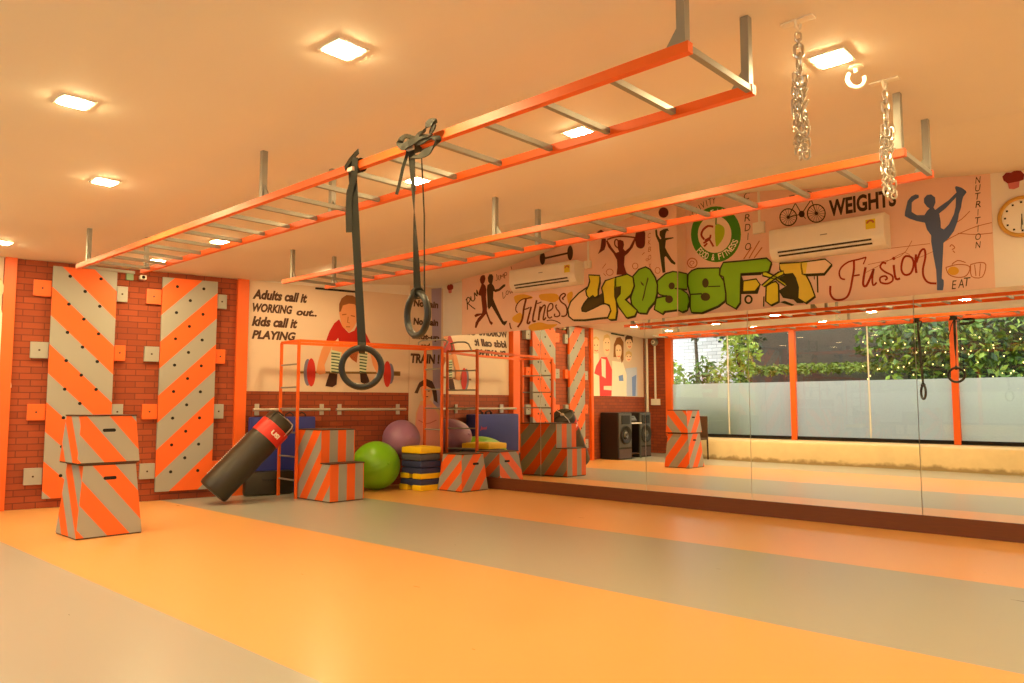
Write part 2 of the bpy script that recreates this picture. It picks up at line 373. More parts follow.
# ---------------------------------------------------------------- mirrors
XM = [-8.45, -6.67, -5.04, -3.73, -2.09, -.45, 1.2]
ML = ['leftmost mirror panel, beside the far corner under the running figures', 'tall mirror panel under the cream first letter of the graffiti', 'mirror panel showing the two stacked boxes, under the green graffiti letters', 'mirror panel under the right air conditioner, showing an orange window post',
      'mirror panel under the clock at the right edge of the photo', 'mirror panel to the right of the photo']
for i, (a, b) in enumerate(zip(XM, XM[1:])):
    mb = MB(); a += .003; b -= .003; n = 16 if i < 2 else 4; col = []
    for k in range(n + 1):
        x = a + (b - a) * k / n; col.append((x, MIR(x)))
    v0 = [mb.bm.verts.new((x, y, .158)) for x, y in col]; v1 = [mb.bm.verts.new((x, y, 2.172)) for x, y in col]
    for k in range(n): mb.bm.faces.new((v0[k], v0[k + 1], v1[k + 1], v1[k]))
    o = mb.build('mirror_panel', m_mirror, smooth=True); tag(o, ML[i], 'mirror', 'mirrors along the wall')
    bk = MB()
    for k in range(n):
        (x0, y0), (x1, y1) = col[k], col[k + 1]
        p = [(x0, y0 + .004, .158), (x1, y1 + .004, .158), (x1, y1 + .004, 2.172), (x0, y0 + .004, 2.172)]; q = [(c[0], 7.88, c[2]) for c in p]
        bk.quad(p); bk.quad([p[3], p[2], q[2], q[3]])
        if k == 0: bk.quad([p[0], p[3], q[3], q[0]])
        if k == n - 1: bk.quad([p[1], p[2], q[2], q[1]])
    bk.build('backing_board', m_plastic, o)

# ---------------------------------------------------------------- ceiling lights
def lamp(x, y, label, group='square ceiling lights', z=CEIL):
    t = thing('ceiling_light', label, 'ceiling light', (x, y, z), group)
    f = MB(); f.box((x - .085, y - .085, z - .008), (x + .085, y - .07, z + .01)); f.box((x - .085, y + .07, z - .008), (x + .085, y + .085, z + .01))
    f.box((x - .085, y - .07, z - .008), (x - .07, y + .07, z + .01)); f.box((x + .07, y - .07, z - .008), (x + .085, y + .07, z + .01)); f.build('frame', m_plastic, t)
    d = MB(); d.frustum((x - .058, y - .058), (x + .058, y + .058), (x - .07, y - .07), (x + .07, y + .07), z - .015, z - .004); d.build('diffuser', m_led, t)
for x, y, l in ((-2.91, 1.97, 'square ceiling light above and left of the hanging rings, alone on the bare ceiling'), (-4.5, 1.33, 'square ceiling light farthest left on the bare ceiling, larger of the two there'),
        (-5.97, 1.99, 'square ceiling light over the striped climbing boards, near the long monkey bars'), (-8.99, 2.06, 'ceiling light cut by the left edge, above the orange pillar'),
        (-1.29, 3.61, 'bright square ceiling light beside the white hook and the hanging chains'), (-2.78, 3.58, 'ceiling light just below the near monkey bars, right of the rings'),
        (-4.27, 3.56, 'ceiling light right behind the strap of the edge-on ring'), (-7.35, 3.55, 'ceiling light seen between the far rungs of the near monkey bars'),
        (-8.85, 3.54, 'small ceiling light at the far end of the near monkey bars'), (-8.165, 5.42, 'small ceiling light at the far end of the second monkey bars')):
    lamp(x, y, l, z=CEIL if y < 5 else CEIL + (topz(x) - CEIL) * .42 / 2.96 - .004)
for x, y in ((-7.48, 1.4), (-8.97, .75), (-5.75, .25), (-7.2, .2)):
    lamp(x, y, 'square ceiling light over the window side of the room, seen only in the mirrors', 'ceiling lights near the windows')
for x, y in ((.25, 3.6), (1.7, 3.6), (.1, 5.3), (1.6, 5.3), (.2, 6.7)):  # unseen lamps added to brighten the near floor and the mirror side
    lamp(x, y, 'unseen square ceiling light added to brighten the room, beyond the right edge', 'added unseen ceiling lights', z=CEIL if y < 5 else CEIL + (topz(x) - CEIL) * (y - 5) / 2.96 - .004)
ART={
 'runner_figure':[
('brown','L',2,'-7824 2965 18 46 46 16 40 -13 12 -46 -16 -47 -23 -22 41 -37 18 -58 -8 -112 22 -131 -4 -63 31 -67 45 -83 49 -33 -33 -32 -38 38 -41 79 -31 54 -70 -54 -75 -58 -50 -78 -33 11 16 72 51 61 68 43 -126 -27 -19 30 42 21 114 -4 12 50 -21 131 -9 74 -55 14 9 56 41 68 13 31 -23 27'),
 ],
 'runner_figure_man':[
('darkbrown','L',1,'-7661 2978 29 42 52 -3 27 -35 -5 -56 -18 -46 34 -36 28 -55 71 5 91 49 39 0 -4 -28 -104 -52 -84 -13 -44 20 -4 -108 39 -75 60 -101 65 -108 43 -58 71 6 -17 -33 -39 -32 -47 30 -65 84 -66 84 -78 102 -51 -51 -27 50 -4 113 -12 130 11 63 45 20 -29 35'),
 ],
 'handwritten_lettering':[
('darkbrown','Ls',1,'-8109 2715 21 0 -17 -22 21 0 -15 -31 21 0 -17 -31 21 0 -18 -30 21 -1 -20 -29 22 -2 -21 -20 22 -1'),
('darkbrown','Ls',1,'-8106 2687 -18 9 30 4 -18 10 35 7 -17 11 29 -4 -6 15 17 -18 10 12 5 -23 17 7 -9 -18 21 0 -26 -12 19 -7 -33 -9 18 -10 -32 -2 16 -12 -26 7 10 -14 -21 13 6 -15 -15 14 5 -14'),
('darkbrown','Ls',1,'-8075 2633 14 10 4 -22 14 10 12 -28 14 10 14 -28 12 11 17 -29 13 11 18 -29 12 11 10 -23 12 11'),
('darkbrown','Ls',1,'-8020 2740 21 -1 -19 -16 21 -1 -18 -23 21 0 -13 -21 19 5 0 -18 9 12 13 -18 0 15 21 -13 -11 14 25 -4 -18 9 27 7 -20 6 25 12 -21 3 19 21 -21 0 15 26 -20 0 16 18 -21 0'),
('darkbrown','Ls',1,'-7910 2689 -21 0 15 32 -21 0 13 43 -21 0 18 19 -16 12 14 -24 18 6 5 -39 18 6 15 -23 -16 11 19 21 -21 1 15 44 -21 1 18 23 -19 6 8 -17 20 2 -7 -34 19 3 -10 -26 20 2'),
('brown','Ls',1,'-7492 3006 10 0 -5 -24 11 0 -3 -33 11 0 -9 -23 11 -3 -17 -2 5 -8 -16 9 0 -8 -10 10 -1 -8'),
('brown','Ls',1,'-7460 2986 11 0 -8 -19 11 -1 -8 -26 11 0 -5 -20 10 2 3 -10 1 8 14 -5 -8 6 16 4 -10 2 11 17 -11 0 8 24 -10 0 8 17 -11 1'),
('brown','Ls',1,'-7394 2932 -11 0 9 18 -11 0 8 24 -11 1 11 10 -9 6 6 -12 9 2 1 -20 9 3 7 -15 -4 8 17 7 -10 4 19 18 -10 4 10 5 5 6 -4 -19 11 0 -8 -28 11 0 -9 -20 10 -1'),
('brown','Ls',1,'-7318 2923 -11 0 7 24 -11 0 7 32 -11 1 12 21 -10 4 19 1 -3 8 19 -11 2 8 7 -12 8 4 -8 -11 11 -2 -14 -11 10 -4 -16 -5 9 -6 -15 5 2 -8 -13 9 0 -8 -8 10 -1 -8'),
('brown','Ls',1,'-7211 3082 11 0 2 -42 10 0'),
('brown','Ls',1,'-7373 2739 11 -1 -8 -29 11 -1 -6 -40 11 0 -2 -28 8 5 14 0 -8 6 26 16 -10 4 22 12 -10 5'),
('brown','Ls',1,'-7297 2745 11 -3 -15 -10 10 -3 -16 -14 10 -3 -11 -12 11 1 3 -10 3 7 14 -9 -2 8 17 -3 -8 6 16 8 -11 3 14 15 -10 1 8 14 -9 -2 -4 9 -1 -8 -15 8 2 -8 -13 7 2 -8'),
('brown','Ls',1,'-7243 2743 10 2 -5 -16 11 1 -2 -20 9 1 2 -15 2 7 9 2 -10 3 15 12 -10 4 12 3 -4 8 4 -12 9 2 -1 -16 9 3 3 -12 -3 8 11 2 -10 3 13 12 -10 2 12 9 -11 2'),
('ochre2','Rs',1,'-3845 2767 -10 8 106 112 -10 8'),
('ochre2','Rs',1,'-3783 2766 -10 8 138 173 -10 7'),
('ochre2','Rs',1,'-3722 2765 -9 8 104 96 -10 9'),
('swirl','Rs',1,'-4437 2803 16 -2 -19 -13 15 -6 -23 -7 13 -9 -25 0 9 -12 -24 7 4 -14 -21 14 0 -14 -17 18 -5 -12 -10 21 -9 -10 -2 23 -13 -7 5 21 -15 -2 13 18 -16 2 19 13 -15 6 23 6 -13 10 25 0 -9 12 25 -7 -5 14 21 -14 1 14 16 -19 5 13 10 -22 9 10 3 -22 12 6 -5 -21 15 2 -13 -17 16 -2'),
('swirl','Rs',1,'-4488 2790 -6 8 15 -3 -6 8 19 0 -8 7 14 4 -10 0 1 12 -6 -7 -9 16 -3 -8 -13 12 2 -10 -16 4 7 -8 -19 -4 9 -6 -14 -9 11 1 -1 -16 8 5 7 -19 7 7 4 -16 7 6'),
('swirl','Ls',1,'-5115 2825 11 -1 -13 -9 10 -4 -15 -4 9 -6 -17 0 7 -8 -16 5 3 -9 -14 8 0 -9 -10 12 -4 -8 -5 14 -7 -7 -1 15 -9 -4 5 13 -11 -1 9 11 -11 2 13 8 -10 4 15 5 -9 6 17 0 -7 8 16 -5 -3 9 14 -9 0 9 10 -12 4 8 5 -13 7 6 1 -14 9 3 -5 -13 11 1 -9 -11 11 -1'),
('swirl','Ls',1,'-4807 2734 10 -1 -12 -9 10 -3 -14 -5 8 -6 -15 0 6 -7 -14 4 3 -9 -12 8 0 -8 -8 11 -4 -8 -4 13 -7 -6 0 14 -9 -4 5 13 -10 -1 9 11 -10 1 11 9 -9 3 14 5 -9 6 16 0 -7 8 15 -5 -4 9 12 -8 1 8 8 -11 4 8 4 -13 7 6 -1 -14 9 4 -5 -13 10 1 -8 -11 10 -1'),
('swirl','Ls',1,'-5479 2793 11 -1 -14 -9 11 -5 -18 -5 9 -6 -19 0 6 -9 -19 5 3 -9 -18 9 0 -9 -15 13 -3 -9 -10 15 -6 -7 -4 17 -9 -5 2 15 -10 -1 8 13 -11 1 14 9 -11 5 17 5 -8 6 19 0 -6 9 19 -5 -3 9 18 -9 0 9 15 -13 3 9 10 -16 6 7 4 -16 9 5 -3 -16 11 2 -8 -13 11 -1'),
('swirl','Ls',1,'-4969 2881 9 -1 -9 -2 8 -3 -10 1 7 -5 -10 3 5 -7 -8 6 3 -7 -6 7 0 -7 -4 8 -3 -7 0 9 -5 -5 3 7 -7 -3 5 6 -8 -1 8 4 -9 2 9 1 -8 4 10 -1 -7 5 9 -3 -5 6 9 -5 -3 7 6 -7 0 7 4 -8 2 7 1 -9 5 5 -3 -8 7 4 -5 -7 8 2 -8 -5 9 -1'),
('swirl','Ls',1,'-5635 2857 -9 6 67 49 -9 7'),
('swirl','Ls',1,'-5045 2949 -8 7 43 18 -7 8'),
('swirl','Ls',1,'-5580 2762 -8 -6 -30 42 -8 -6'),
 ],
 'colour_splash':[
('ochre','L',0,'-7139 2658 44 10 61 4 61 -2 62 -15 61 -21 40 -18 11 -12 -8 -8 -28 -6 -59 0 -78 3 -64 -2 -33 -14 -17 -19 -14 -9 -17 10 -13 21 -9 21 -9 20 -5 21'),
('ochre','L',0,'-6688 2632 39 6 59 0 59 -4 56 -4 55 -8 42 -12 25 -21 12 -25 -3 -21 -20 -17 -34 -14 -39 -6 -46 6 -52 13 -45 13 -34 8 -28 7 -22 11 -19 22 -12 26'),
('ochre','L',0,'-6205 2592 23 17 32 10 24 1 12 -14 3 -23 -4 -27 -15 -34 -23 -37 -19 -21 -13 4 -9 19 -6 24 -7 26 -4 31'),
('ochre','L',0,'-7178 2366 38 23 57 23 46 9 27 -15 17 -27 6 -28 -7 -28 -18 -27 -25 -17 -37 1 -44 12 -35 15 -21 17 -11 21'),
('ochre','L',0,'-6874 2230 47 16 70 12 67 4 54 -9 50 -16 52 -14 65 -5 65 -2 34 -5 -15 -14 -46 -18 -56 -14 -67 -7 -78 -4 -71 -1 -58 -1 -51 2 -38 9 -25 19 -11 26'),
 ],
 'fitness_lettering':[
('script','Ls',2,'-7075 2430 -13 -11 6 16 -13 -11 4 17 -15 -9 8 16 -18 -5 13 15 -19 -2 16 14 -20 0 20 13 -20 3 24 12 -20 5 26 11 -19 7 30 9 -18 9 33 7 -16 11 36 5 -15 12 35 1 -13 13 34 -4 -10 14 33 -7 -8 15 30 -10 -6 15 28 -14 -3 15 25 -16 -2 15 26 -15 -3 15 31 -12 -5 15 33 -12 -5 15 25 -12 -6 15'),
('script','Ls',2,'-6940 2608 35 -9 -39 -5 34 -10 -41 -12 34 -9 -42 -14 34 -9 -42 -17 34 -9 -44 -20 35 -8 -43 -21 35 -7 -40 -22 35 -6 -38 -23 35 -5 -40 -21 35 -6 -40 -16 35 -8 -40 -13 34 -9 -42 -9 33 -12 -43 -7 32 -13 -45 -4 31 -15 -44 0 29 -17 -45 2 29 -18 -45 4 27 -19 -39 10 27 -19'),
('script','Ls',2,'-6952 2448 -5 16 16 -15 -5 17 22 -16 -7 17 24 -14 -8 17 27 -12 -10 16 29 -10 -10 16 23 -12 -10 16'),
('script','Ls',2,'-6845 2487 31 -9 -38 -8 31 -9 -40 -16 31 -9 -40 -17 31 -9 -41 -18 31 -9 -42 -19 32 -9 -41 -18 32 -8 -40 -17 31 -8 -38 -15 32 -7 -35 -13 33 0 -21 -17 21 16 -1 -23 2 24 18 -22 -17 21 31 -12 -26 16 36 -4 -28 15 35 -6 -28 14'),
('script','Ls',2,'-6746 2566 31 -8 -38 -13 31 -8 -40 -21 31 -8 -40 -24 31 -8 -42 -24 31 -8 -42 -27 31 -7 -41 -25 32 -8 -39 -24 31 -6 -37 -24 31 -5 -33 -19 32 -1 -27 -17 29 9 -15 -20 17 19 0 -24 1 24 16 -23 -12 23 26 -18 -16 22 25 -18 -17 21'),
('script','Ls',2,'-6722 2507 -6 15 20 -12 -7 14 26 -10 -7 14 23 -11 -7 14 20 -12 -7 15 18 -12 -8 14 15 -13 -7 15'),
('script','Ls',2,'-6681 2476 33 -8 -38 -12 33 -8 -40 -22 33 -7 -40 -25 34 -6 -40 -31 33 -6 -39 -34 33 -6 -37 -22 33 -6'),
('script','Ls',2,'-6665 2385 -24 10 34 7 -25 10 38 14 -25 10 38 10 -23 12 37 2 -21 14 35 -4 -19 17 27 -12 -10 19 9 -19 11 18 -12 -18 25 5 -23 -14 26 -3 -30 -18 26 -6 -33 -23 26 -6 -34 -23 26 -6 -33 -24 26 -6 -34 -24 26 -5 -29 -18 26 -3 -22 -14 23 8 -7 -18 5 19 13 -17 -15 17 28 -8 -21 14 34 -1 -23 13 31 -3 -22 12'),
('script','Ls',2,'-6543 2388 -3 19 15 -19 -3 19 22 -18 -6 19 26 -14 -11 17 31 -8 -15 15 34 -3 -18 13 32 3 -22 8 26 12 -23 2 21 19 -23 -2 15 19 -20 -8 3 20 -9 -16 -12 20 2 -18 -22 15 13 -17 -29 5 19 -12 -33 -4 21 -10 -32 -9 23 -8 -30 -12 23 -6 -27 -17 23 -4 -25 -19 24 -2 -23 -22 24 0 -20 -24 24 2 -16 -23 21 6 -9 -20 17 12 0 -21 9 16 9 -20 -2 18 20 -14 -12 17 27 -9 -15 15 24 -10 -15 15'),
('script','Ls',2,'-6386 2477 13 -16 -20 13 14 -16 -26 9 19 -12 -26 0 23 -4 -19 -12 22 4 -14 -20 21 6 -11 -23 20 8 -5 -23 18 10 -3 -25 18 10 -8 -23 21 6 -15 -19 22 3 -20 -15 23 -2 -25 -5 20 -11 -28 6 12 -17 -27 13 7 -18 -22 16 3 -18 -16 19 -3 -17 -9 21 -9 -16 5 18 -21 -7 21 12 -23 3 27 8 -23 6 26 2 -23 7'),
('script','Ls',2,'-6256 2533 -14 -14 7 19 -16 -14 7 20 -19 -11 18 10 -25 6 28 -5 -16 17 30 -11 -15 17 28 -10 -17 16 27 -8 -19 14 28 -5 -23 10 26 2 -25 -1 17 15 -20 -11 6 22 -12 -16 -8 22 2 -20 -24 16 12 -19 -33 10 15 -17 -33 5 20 -14 -32 -1 23 -10 -31 -7 25 -6 -26 -13 26 1 -18 -20 23 7 -10 -25 21 10 -4 -27 18 13 4 -28 14 15 9 -27 15 14 2 -28 20 11 -8 -29 23 6 -14 -27 24 3 -20 -24 25 0 -25 -20 25 -4 -28 -17 24 -6 -31 -9 22 -11 -32 4 16 -17 -30 12 10 -19 -23 17 4 -20 -16 21 -3 -20 -10 23 -6 -18 -4 21 -7 -18'),
('script','Ls',2,'-6556 2264 -3 13 22 -11 -4 12 29 -10 -2 12 28 -12 -1 12 23 -15 3 12 21 -17 3 12 19 -18 4 11 16 -18 6 11 13 -18 7 11 10 -19 8 10 8 -19 9 10 5 -19 9 9 0 -16 10 9'),
('script','Ls',2,'-7242 2293 23 1 -20 -17 23 1 -18 -24 23 2 -18 -22 23 3 -15 -18 21 6 -13 -16 20 7 -15 -14 20 7'),
 ],
 'graffiti_lettering':[
('outline','L',3,'-5850 2632 -146 -64 -133 -99 -48 -94 14 -95 70 -52 184 -14 210 5 153 0 49 91 -26 50 -50 34 -65 0 -133 -42 -113 -33 -61 11 -7 37 38 58 77 72 68 30 -44 77'),
('outline','Ls',6,'-5868 2660 8 -19 -158 -47 15 -16 -151 -84 20 -13 -70 -86 24 -5 -8 -95 22 7 56 -65 6 18 182 -33 -1 19 211 -14 -2 19 160 -18 -12 17 66 80 -22 4 -5 53 -18 -10 -38 48 -6 -18 -67 19 8 -19 -142 -24 10 -18 -121 -14 5 -19 -56 28 -15 -14 12 41 -23 7 60 48 -20 12 95 58 -16 15 88 20 -24 5 -22 79 -20 -9 -31 43 8 -19'),
('cream','L',5,'-5864 2650 -146 -64 -134 -98 -48 -95 15 -95 70 -52 184 -14 210 5 153 0 49 90 -25 50 -50 34 -66 0 -133 -42 -114 -32 -60 11 -8 37 39 58 77 72 68 29 -44 78'),
('olive','L',6,'-5959 2354 -8 31 39 58 77 66 68 26 32 -36 116 54 14 -61 -1 -71 -163 -52 -114 -30'),
('outline','L',6,'-5833 2783 171 -27 2 -84 -27 -94 -1 -72 -52 -25 -29 33 -61 -30 -37 40 -14 62 38 51 24 65'),
('outline','Ls',9,'-5842 2792 -11 18 171 -43 12 15 -16 -90 23 -4 -49 -89 23 -5 -23 -65 21 -9 -63 -11 0 -19 -30 52 2 -19 -61 -12 -1 -19 -26 53 -22 -6 9 63 -24 5 61 44 -22 9 47 58 -24 4 3 70 -11 18'),
('yellow','L',8,'-5847 2801 171 -26 2 -85 -27 -94 -1 -72 -52 -25 -29 33 -61 -30 -37 40 -14 63 38 50 24 65'),
('outline','L',6,'-5635 2597 59 83 159 26 -16 -130 -2 -106 20 -61 13 -119 -23 -104 -86 1 -35 21 51 90 -27 73 -79 31 -13 121'),
('outline','Ls',9,'-5637 2612 -23 6 78 72 -14 17 159 10 14 14 -35 -136 23 -3 -24 -105 22 0 -2 -61 22 1 -10 -119 23 -2 -43 -96 17 -13 -93 16 -3 -18 -23 28 -22 4 74 86 -22 4 -8 77 -17 -11 -61 40 -20 -7 9 125 -23 -1 2 72 -23 6'),
('yellow','L',8,'-5649 2615 60 83 159 26 -17 -131 -1 -106 20 -61 12 -119 -23 -104 -85 1 -36 21 52 90 -28 74 -79 31 -13 121'),
('outline','L',7,'-5417 2706 169 20 84 -51 16 -106 -50 -99 -83 -50 168 -149 -35 -66 -116 -14 -117 144 -34 74 1 35 57 53 9 87 -78 -3'),
('outline','Ls',10,'-5422 2717 -16 14 177 3 0 18 75 -63 19 7 -4 -108 21 -4 -69 -91 18 -12 -103 -47 20 5 150 -155 18 8 -50 -62 12 -16 -118 2 -11 -15 -101 155 -19 -8 -14 80 -22 -3 22 31 -20 11 78 43 -21 9 27 88 -17 -10 -59 5 -20 -7 27 122 -16 14'),
('lime','L',9,'-5430 2724 169 19 85 -51 16 -106 -50 -99 -84 -50 169 -149 -35 -66 -117 -14 -117 144 -34 74 1 35 57 54 9 87 -78 -4'),
('lime','L',10,'-5459 2701 57 23 -2 -129 -43 -8'),
('olive','L',10,'-5439 2598 78 4 -9 -87 -57 -54 -21 26'),
('outline','L',5,'-5170 2686 89 77 95 19 63 -39 69 -106 29 -89 -8 -96 -27 -95 -86 -77 -37 -58 -108 15 -100 114 -13 76 46 145'),
('outline','Ls',8,'-5173 2699 -20 8 106 65 -13 16 101 2 1 18 55 -53 16 11 52 -115 18 6 10 -92 20 0 -28 -94 21 -5 -47 -87 18 -10 -104 -67 17 -12 -49 -43 8 -17 -106 31 -12 -15 -85 125 -19 -7 7 78 -22 4 68 141 -21 4 8 108 -20 8'),
('green','L',7,'-5183 2703 90 77 94 19 64 -38 69 -107 29 -89 -8 -96 -27 -95 -86 -78 -37 -58 -108 15 -101 115 -13 76 47 145'),
('olive','L',8,'-4972 2673 14 -21 -35 -94 -27 -109 -25 -59 -9 13 36 120 23 72'),
('olive','L',8,'-5074 2635 43 -36 3 -31 -32 28'),
('outline','L',3,'-4827 2597 113 72 96 13 45 -9 -10 -444 -154 -4 -28 -27 -111 63 31 131 153 16 -110 23 -34 46'),
('outline','J',3,'7703 2673 38 3 162 1 -7 -183 -117 -18 115 -25 -8 -209 -94 -28 -90 16 -16 -3'),
('outline','R',3,'-4573 2677 26 -9 -8 -65 -9 -109 -13 1 -1 -43 39 -27 18 -80 -36 -93 -26 -8'),
('outline','L',6,'-4830 2609 109 69 -10 16 -117 -75'),
('outline','L',6,'-4721 2678 93 12 -3 18 -100 -14'),
('outline','L',6,'-4628 2690 55 -12 0 17 -58 13'),
('outline','J',6,'7703 2679 16 1 6 18 -21 -2'),
('outline','J',6,'7719 2680 184 2 1 17 -179 -1'),
('outline','R',6,'-4573 2682 8 -3 13 12 -21 7'),
('outline','J',6,'7901 2632 -3 -11 3 0'),
('outline','R',6,'-4565 2679 -9 -47 -1 -11 18 -4 5 74'),
('outline','J',6,'7898 2621 -13 -107 11 -3 5 110'),
('outline','R',6,'-4577 2512 9 -7 11 112 -18 4'),
('outline','J',6,'7885 2514 -141 -29 31 9 121 12 0 5'),
('outline','R',6,'-4577 2506 9 -1 -9 7'),
('outline','J',6,'7744 2485 150 -35 1 19 -120 25'),
('outline','R',6,'-4578 2451 20 -14 15 10 -35 23'),
('outline','R',6,'-4558 2437 16 -74 20 -3 -21 87'),
('outline','R',6,'-4542 2363 -34 -89 16 -12 38 98'),
('outline','J',6,'7887 2270 -115 -34 1 -18 113 35'),
('outline','R',6,'-4576 2274 -7 -2 0 -17 23 7'),
('outline','L',6,'-4583 2253 -2 1 -1 -17 3 -2'),
('outline','J',6,'7772 2236 -85 15 -1 -18 87 -15'),
('outline','L',6,'-4585 2254 -167 -4 6 -17 160 4'),
('outline','L',6,'-4752 2250 -23 -28 -4 -17 33 28'),
('outline','L',6,'-4775 2222 -103 58 -19 -5 118 -70'),
('outline','L',6,'-4878 2280 28 122 -14 14 -33 -141'),
('outline','L',6,'-4850 2402 154 16 -15 13 -153 -15'),
('outline','L',6,'-4696 2418 -114 37 -8 -16 107 -8'),
('outline','L',6,'-4810 2455 -28 38 -20 0 40 -54'),
('outline','L',6,'-4838 2493 8 116 -18 10 -10 -126'),
('green','L',5,'-4839 2614 113 72 97 13 56 -12 -10 -443 -2 1 -164 -3 -28 -28 -111 64 31 131 153 15 -110 23 -34 46'),
('green','J',5,'7703 2687 19 2 182 2 -8 -181 -136 -21 134 -30 -8 -197 -114 -35 -85 15'),
('green','R',5,'-4573 2690 15 -5 -9 -66 -9 -108 -1 0 -1 -51 28 -18 18 -81 -36 -93 -15 -4'),
('olive','L',7,'-4606 2528 -2 -12 -6 -11 -10 -8 -11 -5 -13 0 -12 3 -12 7 -8 10 -6 12 -2 13 3 12 6 11 9 8 11 4 13 1 13 -3 11 -7 9 -10 5 -12'),
('olive','L',7,'-4633 2375 -2 -14 -8 -12 -12 -9 -14 -5 -16 -1 -16 4 -15 8 -11 11 -7 14 -2 14 3 14 7 12 12 9 15 5 16 1 16 -4 14 -8 11 -11 7 -14'),
('outline','L',7,'-4608 2490 30 -6 1 17 -29 5'),
('outline','J',7,'7696 2483 200 13 1 17 -201 -13'),
('outline','R',7,'-4577 2497 0 0 2 16 -2 1'),
('outline','Ls',7,'-4856 2411 -2 15 155 -15 -2 14'),
('outline','R',4,'-4544 2551 10 114 48 37 74 18 278 -28 1 -80 52 -76 22 -119 -9 -104 -90 -56 -208 -61 -132 16 -17 59 3 144'),
('outline','Rs',7,'-4545 2568 -20 0 29 110 -19 8 63 25 -11 16 80 0 -1 18 277 -44 5 15 -11 -89 18 3 35 -80 17 4 4 -121 18 -1 -26 -99 16 -9 -102 -43 8 -16 -214 -44 4 -18 -130 33 -8 -16 -4 67 -19 0 23 145 -20 0 -12 136 -20 0'),
('green','R',6,'-4555 2568 9 114 49 37 73 17 279 -27 1 -81 52 -76 22 -119 -9 -104 -90 -56 -208 -61 -132 16 -18 59 4 145'),
('olive','R',8,'-4281 2550 -3 -17 -6 -15 -9 -11 -12 -6 -13 -1 -13 4 -11 9 -9 13 -6 16 -1 17 2 17 6 14 10 11 12 7 13 1 13 -4 11 -9 9 -13 5 -16'),
('olive','R',8,'-4267 2388 -3 -14 -9 -13 -14 -9 -16 -5 -19 0 -18 4 -17 8 -13 12 -8 14 -3 15 4 14 8 13 14 9 17 5 19 0 18 -4 16 -8 13 -12 8 -14'),
('outline','Rs',8,'-4531 2434 0 16 160 -24 -1 17'),
('outline','Rs',8,'-4291 2503 0 12 154 -23 -1 12'),
('outline','R',7,'-4121 2681 39 66 211 -10 300 -6 53 -57 -35 -94 -84 -1 -238 14 -3 -80 -13 -240 -56 -64 -110 68 -3 117 -26 189 -44 29'),
('outline','Rs',10,'-4123 2694 -18 7 52 54 -6 17 214 -28 -1 17 300 -23 2 16 44 -65 17 1 -49 -88 11 -13 -90 13 1 -16 -243 31 7 -16 -15 -71 18 -2 -30 -237 17 -5 -66 -53 1 -16 -103 80 -15 -8 14 120 -19 0 -8 192 -18 -3 -26 32 -17 -4 26 68 -18 7'),
('green','R',9,'-4132 2698 40 65 211 -10 300 -7 54 -56 -36 -95 -84 -1 -239 15 -2 -80 -13 -240 -57 -64 -109 68 -3 116 -27 190 -43 29'),
('outline','R',7,'-3880 2597 23 -72 -10 -119 144 -9 60 55 -32 -87 -197 17'),
('outline','Rs',9,'-3852 2519 -11 13 154 -9 4 16 34 -74 17 -3 -72 -57 6 -16 -141 23 -12 -12 21 119 -11 13'),
('yellow','R',8,'-3857 2525 150 6 45 -67 -61 -67 -144 9'),
('outline','R',7,'-3879 2606 233 -9 -1 -28 -233 16'),
('outline','Rs',6,'-3776 2311 22 -2 -24 -8 21 -7 -25 -1 18 -13 -24 7 13 -17 -21 14 7 -20 -15 19 -1 -20 -7 22 -8 -18 0 23 -14 -14 8 21 -18 -9 14 18 -21 -3 20 13 -22 3 24 7 -21 8 25 0 -18 13 25 -7 -13 18 20 -14 -6 20 15 -20 0 21 8 -23 8 19 -1 -24 14 15 -8 -22 18 9 -14 -18 21 4 -20 -14 22 -2'),
('outline','Rs',6,'-3632 2331 14 -2 -21 -109 14 -2'),
('outline','R',8,'-3585 2422 61 32 49 9 28 -37 -1 -180 -89 -35 -58 49'),
('outline','Rs',11,'-3586 2434 -16 7 72 20 -7 16 50 -7 5 16 18 -45 16 1 -17 -178 16 -7 -97 -23 -1 -16 -49 58 -17 -2 27 160 -16 7'),
('yellow','R',10,'-3594 2437 60 32 50 9 28 -37 -1 -180 -89 -35 -58 49'),
('outline','R',7,'-3449 2517 64 21 86 4 36 -66 15 -95 -8 -102 68 -62 -74 7 -37 40 -113 30 -46 81 88 47'),
('outline','R',7,'-3448 2250 54 10 103 -52 -29 -9'),
('outline','Rs',12,'-3623 2590 -13 12 44 -14 5 15 100 -79 9 13 103 -101 12 10 -18 -20 -7 -14 -92 97 -7 -14 -139 69 -9 -13 12 39 -13 12'),
('ygold','R',11,'-3630 2596 41 0 106 -66 114 -89 -15 -22 -100 83 -147 55'),
('outline','Rs',13,'-3637 2447 -14 11 104 54 -10 14 109 41 -8 15 54 -7 7 14 -5 -39 11 -13 -99 -18 9 -15 -139 -62 7 -15 -26 20 -14 11'),
('ygold','R',12,'-3644 2452 92 67 100 55 54 8 3 -38 -88 -33 -131 -76'),
('outline','R',7,'-3430 2653 247 -18 -4 -121 37 -13 43 -93 45 -143 -98 -65 -82 59 9 116 -30 106 -27 46 -86 0 -51 59'),
('outline','Rs',10,'-3437 2660 -5 16 247 -32 7 13 -15 -129 15 3 23 -20 12 9 30 -100 14 5 31 -143 15 -5 -107 -54 2 -16 -76 70 -15 -6 24 119 -16 0 -14 108 -15 -4 -16 55 -6 -15 -80 16 -6 -15 -41 69 -15 -5 7 61 -5 16'),
('tgold','R',9,'-3439 2668 247 -18 -4 -121 37 -13 43 -94 45 -143 -98 -64 -82 59 8 116 -29 106 -27 46 -86 1 -52 58'),
('outline','R',9,'-3192 2637 247 0 65 -64 -79 -86 -191 14 -37 9'),
